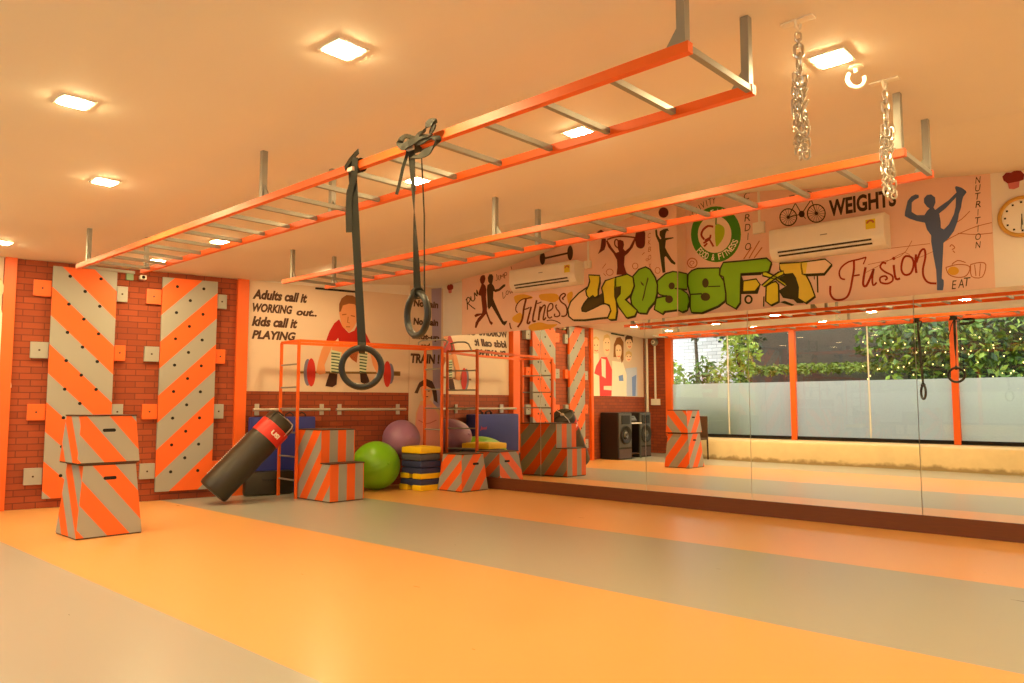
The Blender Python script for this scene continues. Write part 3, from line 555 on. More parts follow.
('outline','Rs',12,'-3197 2644 -8 15 251 -15 1 15 57 -70 15 -2 -89 -77 5 -16 -194 30 0 -16 -29 18 -15 -3 6 121 -8 15'),
('cream','R',11,'-3201 2652 248 -1 64 -63 -79 -86 -191 14 -37 9'),
('tgold','R',12,'-3220 2648 84 -7 -23 -119 -65 13'),
('outline','R',8,'-3159 2516 191 -14 7 -21 -189 13'),
('outline','Rs',6,'-3048 2488 15 -1 -16 -173 14 -1'),
('outline','Rs',6,'-3077 2492 9 -1 -10 -36 9 -1'),
 ],
 'fusion_lettering':[
('redbrown','Rs',2,'-2763 2428 -3 -16 -8 19 -4 -17 -11 21 -6 -15 -4 22 -12 -11 5 24 -15 -6 10 24 -16 -2 15 20 -16 3 19 15 -15 6 23 12 -14 9 26 7 -12 13 31 4 -10 14 34 1 -9 15 34 -4 -6 16 35 -10 -4 17 35 -14 -3 17 33 -14 -3 16 34 -11 -4 16 33 -11 -4 16 24 -13 -4 16'),
('redbrown','Rs',2,'-2682 2601 20 -2 -21 -21 21 -2 -21 -30 20 -3 -23 -30 21 -5 -26 -29 20 -5 -28 -30 20 -7 -27 -28 20 -6 -27 -27 20 -6 -26 -25 20 -6 -28 -22 20 -8 -28 -18 19 -9 -29 -13 19 -11 -30 -6 15 -15 -30 3 11 -18 -29 10 7 -20 -27 16 4 -22 -26 21 1 -22 -23 24 -4 -21 -15 29 -10 -19 -4 31 -15 -14 3 32 -18 -9 11 29 -21 -3 19 30 -21 2 23 29 -21 4 24 19 -21 4'),
('redbrown','Rs',2,'-2682 2438 -3 16 65 -12 -2 17'),
('redbrown','Rs',2,'-2558 2622 10 -6 -41 -61 11 -6'),
('redbrown','Rs',2,'-2573 2524 21 -8 -27 -16 22 -8 -30 -27 22 -7 -29 -27 22 -6 -27 -25 22 -5 -26 -25 22 -3 -21 -22 22 3 -14 -22 17 15 1 -25 0 23 20 -16 -16 18 30 3 -19 13 35 17 -20 12 34 18 -20 11 34 19 -20 12 33 20 -20 11 29 10 -20 11'),
('redbrown','Rs',2,'-2495 2496 18 -6 -23 -21 17 -5 -25 -32 17 -5 -22 -30 18 -3 -19 -25 18 -1 -15 -25 17 3 -8 -23 9 15 11 -13 -10 16 24 -2 -12 14 22 -4 -12 14'),
('redbrown','Rs',2,'-2366 2538 -9 -15 1 22 -9 -16 -5 25 -5 -18 -12 19 6 -17 -21 5 14 -13 -25 -6 16 -8 -19 -14 17 2 -7 -23 14 10 2 -29 12 12 7 -30 10 15 13 -30 7 16 16 -29 8 15 7 -28 13 12 -7 -25 16 3 -16 -19 17 -3 -20 -9 14 -11 -24 2 9 -15 -25 8 6 -18 -23 15 2 -19 -21 21 -2 -19 -18 25 -6 -18 -7 25 -12 -13 7 23 -16 -3 16 18 -18 3 20 7 -13 12 22 -7 -7 17 22 -13 -3 18 15 -18 3 18 3 -22 11 14 -5 -22 14 9 -13 -12 17 -4 -19 4 11 -16 -19 11 8 -16 -15 13 8 -17'),
('redbrown','Rs',2,'-2312 2511 21 -1 -21 -17 21 -1 -20 -25 21 -1 -19 -25 21 0 -19 -27 21 2 -17 -30 21 5 -12 -28 16 15 4 -24 0 23 18 -19 -6 22 16 -19 -6 22'),
('redbrown','Rs',2,'-2110 2589 20 -5 -23 -19 21 -4 -25 -29 21 -4 -23 -30 21 -2 -20 -33 20 0 -18 -34 20 1 -18 -24 20 0'),
('redbrown','Rs',2,'-2091 2503 -18 8 27 20 -17 8 31 30 -17 9 30 20 -16 12 27 3 -12 15 22 -9 -5 20 6 -19 13 13 -10 -24 18 3 -16 -28 18 -1 -19 -28 18 -4 -24 -30 17 -6 -28 -33 18 -6 -26 -30 18 -5 -20 -25 18 -3 -18 -25 18 1 -14 -27 18 5 -8 -30 16 9 -2 -32 13 13 6 -31 8 17 17 -28 4 20 24 -24 2 19 17 -22 2 20'),
('redbrown','R',2,'-2284 2571 -1 -5 -2 -4 -4 -3 -4 -2 -4 0 -5 2 -4 2 -3 4 -2 5 -1 5 1 5 3 4 3 3 4 2 5 0 4 -1 4 -3 4 -4 1 -5'),
('redbrown','Rs',2,'-2186 2571 -4 21 18 -23 3 20 13 -27 8 18 4 -29 14 12 -7 -28 17 5 -13 -27 18 0 -19 -23 19 -4 -24 -22 18 -7 -28 -19 17 -11 -28 -8 13 -15 -27 7 8 -20 -24 17 1 -21 -13 23 -7 -18 -3 27 -14 -12 5 29 -17 -7 12 27 -18 0 19 27 -18 4 24 28 -19 7 26 19 -17 9 25 7 -16 13 25 -3 -11 18 20 -14 -4 21'),
 ],
 'stretching_figure':[
('slate','R',3,'-2054 3155 2 -25 -41 -17 -23 -20 -7 -90 46 -41 65 -11 24 37 23 20 -21 20 -25 45 2 41 27 27 37 -2 31 -35 1 -49 -19 -45 16 -27 30 -38 8 -73 0 -65 25 -20 38 -86 -47 -40 -9 -111 -13 -141 -6 -79 16 -18 -2 -47 -9 -47 -50 5 3 64 -2 128 -18 146 -13 131 3 56 -34 62 -14 68 -70 27 -65 36 -39 32 4 40 27 103 32 36 38 14'),
('slate','R',4,'-1938 2971 66 44 73 43 65 59 -11 51 10 10 44 -24 33 -35 5 -17 -28 -35 -26 29 -33 -25 -91 -87 -55 -39 -33 -18'),
('slate','R',5,'-1740 3071 33 33 26 -37 -11 -37 -11 -61 -19 -52 -14 -69 -35 -90 -44 -57 -47 -40 -38 37 18 94 29 -5 44 41 45 88 17 68'),
 ],
 'round_logo':[
('leaf','R',2,'-3874 3054 -6 -54 -15 -51 -23 -46 -31 -41 -39 -34 -44 -26 -49 -17 -52 -8 -54 2 -55 13 -53 21 -49 31 -46 39 -38 46 -32 51 -23 56 -13 58 -4 58 7 57 16 53 25 49 34 42 41 33 47 25 51 15 54 5 55 -5 54 -14 51 -24 48 -33 43 -40 36 -45 29 -51 20 -54 12 -55'),
('cream2','R',3,'-3988 3072 -5 -41 -12 -38 -20 -34 -27 -29 -32 -22 -36 -15 -40 -6 -41 1 -41 10 -40 18 -37 25 -32 32 -26 37 -19 41 -11 44 -3 43 5 43 13 39 21 35 28 29 34 21 37 14 41 6 41 -3 41 -11 39 -19 36 -27 30 -32 25 -36 18 -41 11 -42'),
('redbrown','Rs',4,'-4206 3206 -7 -23 -11 30 -6 -23 -20 32 -3 -24 -26 28 6 -25 -34 17 15 -24 -40 9 18 -21 -38 4 22 -18 -36 -2 24 -14 -33 -9 27 -9 -28 -16 26 1 -16 -26 24 9 -7 -31 21 13 -10 -27 21 13'),
('redbrown','Rs',4,'-4257 3111 23 -6 -25 -7 23 -8 -27 -10 22 -11 -31 -4 17 -17 -39 4 13 -19 -43 7 12 -20 -34 12 12 -20'),
('redbrown','Rs',4,'-4273 3053 20 8 -13 -22 20 8 -9 -27 20 8 -10 -26 21 8 -12 -24 20 8 -12 -23 20 8 -15 -18 21 7'),
('redbrown','Rs',4,'-4317 3040 -11 21 90 5 -10 21'),
('redbrown','Rs',4,'-4324 2973 -17 18 59 15 -16 17'),
('pear','R',4,'-4185 3198 18 20 25 -4 23 -11 20 -13 17 -18 11 -23 2 -28 -4 -32 -9 -29 -14 -26 -18 -24 -19 -19 -18 -20 -18 -16 -13 13 -7 66 -2 95'),
('leaf','Rs',5,'-4169 3211 -14 2 20 89 -15 3'),
 ],
 'bicycle_drawing':[
('darkbrown','Rs',2,'-3245 3142 12 -2 -15 -17 12 -4 -19 -12 11 -7 -21 -7 9 -10 -23 -2 7 -10 -23 3 5 -12 -23 9 2 -13 -21 14 -1 -12 -18 17 -3 -12 -15 21 -6 -10 -10 23 -8 -8 -5 24 -10 -6 0 24 -11 -4 5 23 -12 -1 11 20 -13 2 16 17 -13 5 19 12 -11 7 22 7 -9 9 23 2 -7 11 24 -4 -5 12 23 -9 -2 13 21 -14 1 12 18 -18 3 12 15 -21 5 10 10 -23 8 8 5 -24 10 6 0 -23 11 3 -6 -22 12 0 -10 -19 12 -2'),
('darkbrown','Rs',2,'-2946 3130 12 -2 -15 -17 11 -4 -18 -13 11 -7 -21 -8 8 -9 -22 -2 7 -11 -24 3 5 -11 -23 8 2 -12 -22 13 0 -12 -19 17 -3 -11 -15 21 -5 -10 -11 23 -8 -8 -5 24 -10 -6 0 25 -11 -4 5 24 -12 -1 11 21 -12 2 15 17 -12 5 19 13 -11 7 22 7 -9 10 23 2 -7 11 24 -4 -5 12 23 -8 -2 12 22 -14 0 12 19 -17 3 11 15 -21 5 10 10 -24 8 8 5 -24 10 6 0 -24 11 3 -5 -23 11 1 -10 -21 12 -2'),
('darkbrown','R',2,'-3312 3153 -1 -5 -2 -5 -4 -3 -6 -2 -5 0 -6 2 -5 4 -3 4 -3 6 -1 5 2 6 2 4 4 4 5 1 6 0 6 -2 4 -3 4 -5 3 -5'),
('darkbrown','R',2,'-3013 3142 -1 -5 -3 -5 -4 -4 -5 -1 -6 0 -6 2 -5 3 -4 5 -2 6 -1 6 1 5 3 5 4 4 5 1 6 0 6 -2 5 -3 4 -5 2 -6'),
('darkbrown','R',2,'-3153 3160 -2 -11 -4 -9 -8 -6 -9 -4 -10 0 -10 4 -9 6 -7 9 -4 11 -1 11 2 11 5 9 7 7 9 3 10 0 10 -4 9 -6 7 -9 4 -11'),
('darkbrown','Rs',1,'-3416 3169 0 4 172 -33 0 3'),
('darkbrown','Rs',1,'-3119 3159 0 4 174 -34 0 3'),
('darkbrown','Rs',1,'-3409 3201 1 3 155 -95 2 3'),
('darkbrown','Rs',1,'-3112 3192 2 3 156 -99 2 3'),
('darkbrown','Rs',1,'-3390 3226 3 2 115 -143 2 2'),
('darkbrown','Rs',1,'-3092 3218 2 2 116 -148 3 2'),
('darkbrown','Rs',1,'-3362 3241 4 0 57 -169 3 1'),
('darkbrown','Rs',1,'-3063 3233 3 1 57 -176 3 1'),
('darkbrown','Rs',1,'-3328 3242 3 -1 -9 -170 3 0'),
('darkbrown','Rs',1,'-3030 3234 3 0 -9 -177 3 0'),
('darkbrown','Rs',1,'-3296 3230 3 -2 -74 -144 4 -2'),
('darkbrown','Rs',1,'-2997 3222 3 -2 -75 -150 3 -1'),
('darkbrown','Rs',1,'-3268 3207 2 -3 -128 -96 3 -3'),
('darkbrown','Rs',1,'-2969 3198 2 -2 -129 -101 2 -3'),
('darkbrown','Rs',1,'-3250 3177 1 -4 -162 -34 1 -3'),
('darkbrown','Rs',1,'-2951 3167 1 -4 -164 -36 1 -3'),
('darkbrown','Rs',2,'-3325 3153 -9 6 89 132 -8 6'),
('darkbrown','Rs',2,'-3253 3292 8 3 56 -131 8 3'),
('darkbrown','Rs',2,'-3186 3170 2 -9 -147 0 2 -10'),
('darkbrown','Rs',2,'-3248 3289 -2 10 172 -1 -2 10'),
('darkbrown','Rs',2,'-3084 3302 9 2 39 -159 9 1'),
('darkbrown','Rs',2,'-3083 3306 8 -6 -114 -131 8 -7'),
('darkbrown','Rs',2,'-3244 3294 -10 -1 -2 65 -9 0'),
('darkbrown','Rs',2,'-3075 3303 -9 0 -2 73 -8 7 51 -37 3 8'),
('darkbrown','Rs',2,'-3118 3394 3 9 44 -31 2 8'),
('darkbrown','Rs',2,'-3189 3163 8 5 34 -62 7 5'),
('darkbrown','Rs',3,'-3310 3362 -5 25 66 -23 -5 25'),
 ],
 'weightlifter_figure':[
('brown2','L',2,'-5424 2755 14 92 -5 94 -51 84 -75 89 -37 84 20 13 65 -104 64 -79 47 9 -18 42 -4 109 43 -6 45 -23 9 -47 -14 -45 31 -35 64 37 47 70 24 35 21 -19 -47 -93 -64 -59 -55 -31 -11 -107 26 -80 26 -49'),
('brown2','Ls',3,'-5394 3092 -12 -11 1 20 -12 -11 -3 23 -13 -9 3 22 -17 -6 12 19 -19 0 17 16 -19 2 20 11 -19 6 23 4 -17 9 24 -2 -14 13 19 -10 -5 16 9 -18 8 13 2 -20 10 11 -2 -17 10 11'),
('brown2','Ls',3,'-5554 3205 -8 19 32 -15 -8 19 42 -13 -7 19 42 -15 -5 19 40 -19 -3 19 41 -20 -2 19 39 -23 -1 19 37 -24 1 18 36 -26 2 18 33 -26 3 18 34 -27 3 18 33 -28 4 18 22 -25 3 18'),
('brown3','L',3,'-5644 3240 67 -10 -1 -79 -24 -59 -103 -42 40 66'),
('brown3','L',3,'-5118 3252 34 5 44 -7 32 -15 10 -26 -1 -33 -2 -33 -1 -33 -2 -32 -8 -25 -14 -14 -19 -8 -20 0 -22 6 -22 13 -18 20 -10 27 -5 34 -1 33 2 34 7 33'),
('brown3','L',3,'-5720 3332 68 24 57 -44 -58 -15'),
 ],
 'boxing_glove_drawing':[
('brown3','L',2,'-4675 3404 -4 -19 -10 -15 -15 -12 -19 -5 -20 0 -21 7 -19 12 -15 17 -9 19 -3 20 4 19 10 15 15 12 19 5 21 -1 21 -7 18 -12 15 -16 9 -19'),
 ],
 'kickboxer_figure':[
('darkolive','L',2,'-4861 3226 26 3 7 -68 33 -57 18 5 -25 48 4 44 48 15 59 1 18 -36 -27 12 -21 -34 -6 -51 109 -6 8 -12 -106 -9 -13 -84 32 -63 57 -89 48 -50 -9 -21 -49 28 -70 91 -20 -12 10 -179 -39 -2 -19 128 -18 151 -6 83 -41 88'),
 ],
 'dumbbell_drawing':[
('darkbrown','L',2,'-6577 3111 -3 -26 -7 -23 -11 -18 -14 -10 -15 -3 -15 7 -13 14 -11 20 -7 25 -2 27 2 27 7 23 11 18 14 10 15 2 16 -6 13 -14 11 -21 7 -25'),
('darkbrown','L',2,'-6103 3122 -3 -30 -7 -26 -11 -20 -13 -12 -15 -3 -14 7 -14 16 -10 23 -6 28 -3 30 3 30 7 26 11 20 14 12 14 3 15 -7 13 -16 10 -23 7 -28'),
('darkbrown','Ls',2,'-6595 3101 -7 26 438 -8 -7 24'),
 ],
 'food_sketch':[
('ochre2','Rs',1,'-1856 2428 8 2 -4 -20 8 1 -2 -28 8 3 5 -28 6 6 15 -23 4 8 22 -21 3 9 24 -16 1 9 25 -12 0 9 27 -7 -2 9 24 2 -5 8 23 16 -6 6 19 26 -8 3 6 26 -7 -5 -18 23 -2 -9 -34 19 -1 -9 -36 14 0 -9 -37 7 1 -9 -38 1 2 -9 -28 4 2 -9'),
('ochre2','Rs',1,'-1654 2432 8 -2 -10 -30 8 -2 -10 -43 8 0 0 -36 6 5 21 -23 2 8 32 -14 0 9 30 0 -5 7 23 25 -7 4 19 40 -7 2 10 34 -8 -1 -3 20 -5 -8 -15 15 -1 -9 -21 12 0 -10 -25 9 1 -9 -28 4 1 -9 -21 6 2 -10'),
('ochre2','Rs',1,'-1622 2427 7 0 -1 -106 8 0'),
('ochre2','Rs',1,'-1575 2431 7 -2 -20 -114 7 -2'),
('ochre2','Rs',1,'-1799 2447 -5 7 17 3 -5 8 23 5 -4 8 22 -2 -1 10 22 -15 2 9 21 -21 3 8 14 -17 3 8'),
('ochre2','Rs',1,'-1807 2616 -7 6 11 0 -7 6 12 1 -5 8 9 -6 1 9 6 -16 5 7 4 -19 6 5 -3 -12 8 -2 -12 -2 5 -8 -15 4 3 -9 -11 5 3 -8'),
('ochre2','Rs',1,'-1791 2576 6 5 9 -26 6 6'),
('ochre','R',1,'-1746 2384 -3 -12 -7 -10 -10 -8 -13 -4 -14 0 -14 3 -13 8 -9 10 -6 12 -2 13 3 12 7 10 10 8 13 4 14 0 14 -3 13 -8 9 -10 6 -12'),
 ],
 'line_sketch':[
('ochre2','Rs',1,'-1856 2669 -3 7 28 5 -3 7 40 11 -3 7 41 9 -3 7 41 8 -3 7 42 7 -2 7 39 5 -2 7 36 2 -2 7 33 0 -1 7 31 -2 -1 7 32 -3 -1 7 31 -4 -1 7 21 -5 -1 7'),
('ochre2','Rs',1,'-1741 2731 1 7 37 -17 0 8 53 -21 0 7 52 -17 0 7 50 -12 0 8 49 -9 0 7 34 -8 0 8'),
('ochre2','Rs',1,'-1784 2817 -3 7 25 3 -3 7 35 8 -3 6 32 11 -3 6 30 16 -5 6 29 18 -4 5 21 11 -5 6'),
('ochre2','Rs',1,'-2561 2463 -2 6 49 15 -2 5 69 23 -2 6 69 22 -2 6 67 25 -2 5 67 24 -2 6 55 8 0 6 31 -23 3 4 18 -37 4 4 30 -24 0 6 59 5 -2 5 70 19 -2 5 50 13 -1 5'),
('ochre2','Rs',1,'-2348 2674 0 6 372 -11 0 6'),
('ochre2','Rs',1,'-2540 2541 0 6 86 1 -1 6 118 5 -2 6 97 16 -2 6 58 39 -4 5 39 51 -4 4 27 36 -5 4'),
 ],
 'boy_picture':[
('bar','Fs',1,'3113 1584 -1 31 229 -25 0 31 1027 -15 0 33 264 -32 0 33'),
('bluegrey','F',2,'3274 1604 -1 -58 -8 -52 -11 -41 -16 -27 -17 -9 -18 9 -16 26 -14 40 -9 52 -4 57 2 57 7 52 11 41 16 27 17 10 18 -8 16 -26 14 -41 9 -52'),
('platered','F',3,'3329 1605 -1 -61 -8 -54 -13 -44 -17 -28 -19 -9 -19 9 -18 27 -14 43 -10 54 -5 60 2 60 8 55 13 43 16 28 19 11 20 -9 17 -28 15 -42 10 -55'),
('bluegrey','F',2,'4529 1616 -2 -47 -8 -42 -12 -34 -16 -21 -17 -8 -18 7 -16 21 -14 33 -8 42 -4 47 3 46 7 43 12 34 16 22 18 7 18 -6 16 -22 13 -33 9 -42'),
('platered','F',3,'4482 1608 -2 -60 -8 -54 -14 -43 -17 -27 -19 -10 -19 9 -18 27 -14 43 -10 53 -3 59 2 60 8 54 13 43 17 28 19 10 20 -9 17 -27 15 -42 9 -54'),
('bar','Fs',1,'4503 1585 0 66 129 -66 1 67'),
('skin','F',4,'3568 2001 589 8 -36 -118 -162 -6 -36 -94 -62 21 -50 67 -97 -3 -22 -92 -145 85'),
('skindark','F',4,'3786 1947 172 7 -22 -197 -74 44 -75 77'),
('sock','F',5,'3553 1926 154 -28 -33 -183 -13 -102 -121 -3 9 146'),
('sockstripe','Fs',6,'3550 1872 2 18 127 -29 3 18'),
('sockstripe','Fs',6,'3551 1829 2 18 124 -30 3 19'),
('sockstripe','Fs',6,'3552 1786 2 18 121 -30 3 18'),
('sockstripe','Fs',6,'3553 1743 2 18 118 -30 3 18'),
('sockstripe','Fs',6,'3553 1700 3 18 115 -30 3 18'),
('sockstripe','Fs',6,'3554 1658 2 17 113 -30 3 18'),
('sockstripe','Fs',6,'3555 1615 2 18 111 -31 2 18'),
('sock','F',5,'3970 1943 138 6 -10 -175 -23 -152 -87 -2'),
('sockstripe','Fs',6,'3975 1888 2 18 118 -30 2 19'),
('sockstripe','Fs',6,'3975 1844 3 18 115 -30 2 18'),
('sockstripe','Fs',6,'3976 1800 3 18 111 -30 3 18'),
('sockstripe','Fs',6,'3977 1756 2 19 109 -32 3 19'),
('sockstripe','Fs',6,'3977 1712 3 19 106 -32 3 19'),
('sockstripe','Fs',6,'3978 1669 3 18 103 -32 3 18'),
('sockstripe','Fs',6,'3979 1625 3 18 100 -32 3 18'),
('shoe','F',6,'3528 1598 119 -8 -9 -147 -59 -39 -106 14 22 79'),
('shoe','F',6,'3988 1609 100 2 52 -115 -62 -47 -76 33'),
('skin','F',5,'3472 2058 108 -40 -62 -150 -63 -159 21 -112 -88 -24 -52 32 25 146 44 158'),
('skin','F',5,'4120 2007 50 7 92 -212 53 -115 -63 -68 -65 111'),
('shirt','F',7,'3657 2364 55 -104 94 -82 85 39 56 119 106 -122 104 -182 -37 -36 -114 18 -197 7 -145 -15 -14 95 -82 -95 -96 52 45 127 69 118'),
('skin','F',8,'3655 2490 1 41 5 40 11 35 17 30 23 25 24 20 27 12 28 6 31 0 34 -6 37 -13 28 -20 17 -28 10 -35 5 -39 2 -45 -3 -49 -7 -47 -11 -42 -15 -41 -17 -35 -17 -29 -18 -24 -18 -20 -15 -17 -14 -14 -14 -6 -12 6 -12 13 -13 14 -18 9 -21 11 -18 18 -14 29 -12 37 -10 39 -9 41 -8 42'),
('hair','F',9,'3655 2472 -2 110 35 83 72 52 98 1 76 -45 29 -114 -14 -71 -26 68 -38 39 -86 2 -92 -34 -28 -90'),
('skindark','Fs',9,'3701 2421 -3 16 68 -2 -3 15'),
('skindark','Fs',9,'3829 2420 4 16 61 -25 3 16'),
('skindark','Fs',9,'3761 2256 0 13 63 -10 0 14'),
('skindark','Fs',9,'3786 2408 12 -1 -20 -83 12 4 25 -13 2 12'),
 ],
 'girl_picture':[
('skin2','F',2,'4980 1221 166 8 170 -154 31 -293 -48 -302 -381 14 -36 297 18 250'),
('pink','F',3,'4960 1149 199 18 136 -165 25 -522 -410 14 -19 261 22 250'),
('skin2','F',4,'4998 1468 43 13 58 2 45 -13 22 -37 9 -53 -1 -49 -11 -41 -21 -36 -25 -25 -30 -10 -34 1 -28 16 -20 35 -14 49 -8 46 -4 40 3 36'),
('hairdark','F',5,'4869 1336 80 157 111 63 113 -42 77 -145 22 -184 -63 37 -44 182 -125 54 -74 -38 -40 -91'),
('hairdark','Fs',6,'5028 1359 0 15 33 -14 0 14'),
('hairdark','Fs',6,'5095 1360 0 14 33 -14 0 15'),
('hairdark','Fs',6,'5050 1276 0 14 54 -14 0 15'),
('pinkdark','Fs',4,'5035 1077 17 -1 -20 -74 17 -1 -20 -106 16 -1 -16 -106 17 0 -8 -108 17 1 -4 -108 17 1 -7 -75 16 1'),
('pinkdark','Fs',4,'4938 927 8 12 29 -30 7 12 46 -38 6 14 52 -27 0 14 63 -3 -5 14 68 10 -7 13 52 5 -8 13'),
 ],
 'purple_stripe':[
('purple','F',1,'5146 2932 177 31 0 -2516 -105 4'),
 ],
 'children_picture':[
('cream3','P',1,'-324 2264 -317 18 -39 -927 502 -5 -43 507'),
('coat','P',3,'-769 2206 -298 16 -264 -269 7 -198 46 -394 598 -6 20 436 253 45 -99 167'),
('cream3','P',4,'-768 2179 -230 -16 12 -418 196 50'),
('cream3','P',4,'-882 1577 -416 9 3 -99 416 7'),
('skin3','P',2,'-299 2478 -18 49 -34 45 -45 35 -60 22 -71 11 -60 -5 -44 -26 -32 -42 -17 -49 2 -60 18 -67 30 -55 43 -38 53 -27 53 -12 52 6 51 22 40 32 26 47 14 58'),
('skin3','P',2,'-877 2545 -11 56 -23 51 -37 38 -61 23 -76 12 -65 -6 -46 -24 -34 -40 -18 -56 -2 -82 15 -96 29 -79 49 -51 64 -32 59 -11 50 17 45 39 35 48 20 60 9 69'),
('hair2','P',3,'-877 2545 -37 142 -169 55 -135 -32 -30 -111 100 64 169 -27'),
('hair2','P',3,'-319 2534 -45 70 -146 39 -141 -31 -11 -54 140 45'),
('cream3','P',4,'-1337 2151 -604 0 -210 -284 18 -498 821 -8'),
('hair','P',5,'-1409 2240 -30 287 -161 169 -216 31 -178 -105 15 -410 112 -93 68 142 250 -14'),
('skin3','P',6,'-1536 2476 -30 34 -47 22 -53 10 -61 2 -68 -9 -49 -25 -24 -49 -7 -64 15 -61 45 -57 64 -54 62 -28 53 11 49 36 36 47 20 59 5 70'),
('bluish','P',4,'-2083 2011 -690 58 -10 -694 650 -6'),
('bluecloth','P',5,'-2452 1818 -274 68 60 -512 194 -2'),
('bluecloth','P',5,'-1677 1823 -253 37 -31 -144 253 -7'),
('skin3','P',5,'-2119 2602 -12 45 -38 45 -52 35 -72 24 -87 13 -70 -5 -42 -31 -23 -50 -7 -49 12 -46 29 -45 41 -34 58 -22 70 -11 63 6 56 30 50 47'),
('hairdark','P',6,'-2068 2628 -27 119 -206 105 -227 -72 -17 -150 134 96 229 -31'),
('skin3','P',6,'-2092 2276 -23 41 -42 44 -52 33 -67 18 -78 6 -59 -12 -33 -38 -14 -55 6 -48 33 -35 52 -28 55 -18 58 -7 60 2 47 12 34 21 21 30'),
('hair2','P',7,'-2077 2275 -34 114 -175 51 -173 -40 -11 -104 112 68 174 -18'),
('hairdark','P',9,'-448 2448 7 -11 18 -5 18 3 7 9 -7 10 -18 5 -18 -2'),
('hairdark','P',9,'-595 2457 8 -10 18 -5 18 3 7 9 -7 10 -19 5 -18 -3'),
('hairdark','P',9,'-1023 2541 8 -10 19 -6 19 3 7 10 -8 10 -19 5 -19 -2'),
('hairdark','P',9,'-1172 2551 8 -10 20 -6 19 3 7 10 -8 10 -19 6 -19 -3'),
('hairdark','P',9,'-1640 2411 9 -11 20 -6 20 3 8 10 -9 11 -20 5 -20 -3'),
('hairdark','P',9,'-1798 2420 9 -11 21 -5 20 3 8 10 -9 10 -20 6 -20 -3'),
('hairdark','P',9,'-2247 2625 9 -11 21 -6 22 3 8 10 -9 11 -22 6 -21 -3'),
('hairdark','P',9,'-2422 2637 9 -11 22 -6 21 3 9 10 -9 11 -22 6 -22 -3'),
('hairdark','P',9,'-2220 2297 9 -10 22 -6 21 3 8 10 -9 11 -21 6 -21 -4'),
('hairdark','P',9,'-2387 2306 10 -11 21 -5 22 3 8 10 -9 11 -22 6 -21 -4'),
('coat','Ps',9,'-410 2330 -20 15 -6 -20 -19 15 -18 -22 -15 16 -26 -18 -1 16 -38 -9 17 14 -48 -3 23 12 -43 -4 24 11'),
('coat','Ps',9,'-972 2378 -26 14 3 -20 -25 14 -9 -23 -20 16 -22 -19 -1 16 -42 -8 19 14 -54 -1 24 12 -48 -3 25 12'),
('coat','Ps',9,'-1608 2272 -26 15 8 -19 -26 15 -3 -22 -20 16 -16 -19 -1 17 -38 -10 19 14 -51 -4 23 13 -44 -6 24 13'),
('coat','Ps',9,'-2239 2528 -25 17 5 -21 -24 17 -6 -22 -19 18 -18 -20 -1 18 -37 -11 18 15 -49 -6 23 14 -44 -8 25 14'),
('coat','Ps',9,'-2199 2221 -21 16 1 -19 -20 16 -10 -21 -16 18 -19 -19 -1 18 -35 -13 15 16 -46 -9 20 15 -40 -10 20 15'),
 ],
}
# ---------------------------------------------------------------- painted wall and printed banners
PAL = dict(glove=(140, 46, 34), brown=(112, 44, 20), brown2=(112, 42, 18), brown3=(100, 34, 18), darkbrown=(72, 46, 20), darkolive=(66, 58, 18), script=(112, 48, 18), redbrown=(158, 44, 16), slate=(86, 102, 140),
    cream=(244, 210, 172), cream2=(240, 214, 186), cream3=(250, 238, 214), yellow=(224, 206, 52), ygold=(210, 210, 40), tgold=(228, 202, 74), lime=(178, 206, 38), green=(136, 190, 34), olive=(84, 70, 28),
    outline=(62, 56, 18), ochre=(226, 168, 60), ochre2=(188, 106, 62), swirl=(196, 120, 84), leaf=(66, 134, 32), pear=(168, 196, 30), bar=(132, 100, 62), bluegrey=(122, 116, 140), platered=(196, 52, 40),
    skin=(226, 152, 100), skindark=(170, 92, 52), skin2=(232, 176, 136), skin3=(248, 214, 176), hair=(140, 88, 44), hair2=(216, 180, 120), hairdark=(84, 56, 44), shirt=(188, 36, 26), sock=(206, 214, 178), sockstripe=(70, 92, 70), shoe=(66, 38, 26),
    pink=(232, 160, 146), pinkdark=(206, 116, 112), purple=(168, 152, 178), coat=(232, 74, 76), bluish=(196, 204, 220), bluecloth=(120, 150, 206))
PM = {k: mat('painted_' + k, v, .62, var=.10 if k in ('green', 'lime', 'yellow', 'tgold') else .04, scale=6, spec=.25) for k, v in PAL.items()}
def place_L(l): return lambda a, b: Vector((a, YL - .005 - .0009 * l, b))
def place_R(l): return lambda a, b: Vector((a, YR - .005 - .0009 * l, b))
def place_J(l): return lambda a, b: Vector((XJ + .005 + .0009 * l, a, b))
def place_F(l): return lambda a, b: F(a, b, .009 + .0009 * l)
PLACE = {'L': place_L, 'R': place_R, 'J': place_J, 'F': place_F, 'P': place_F}
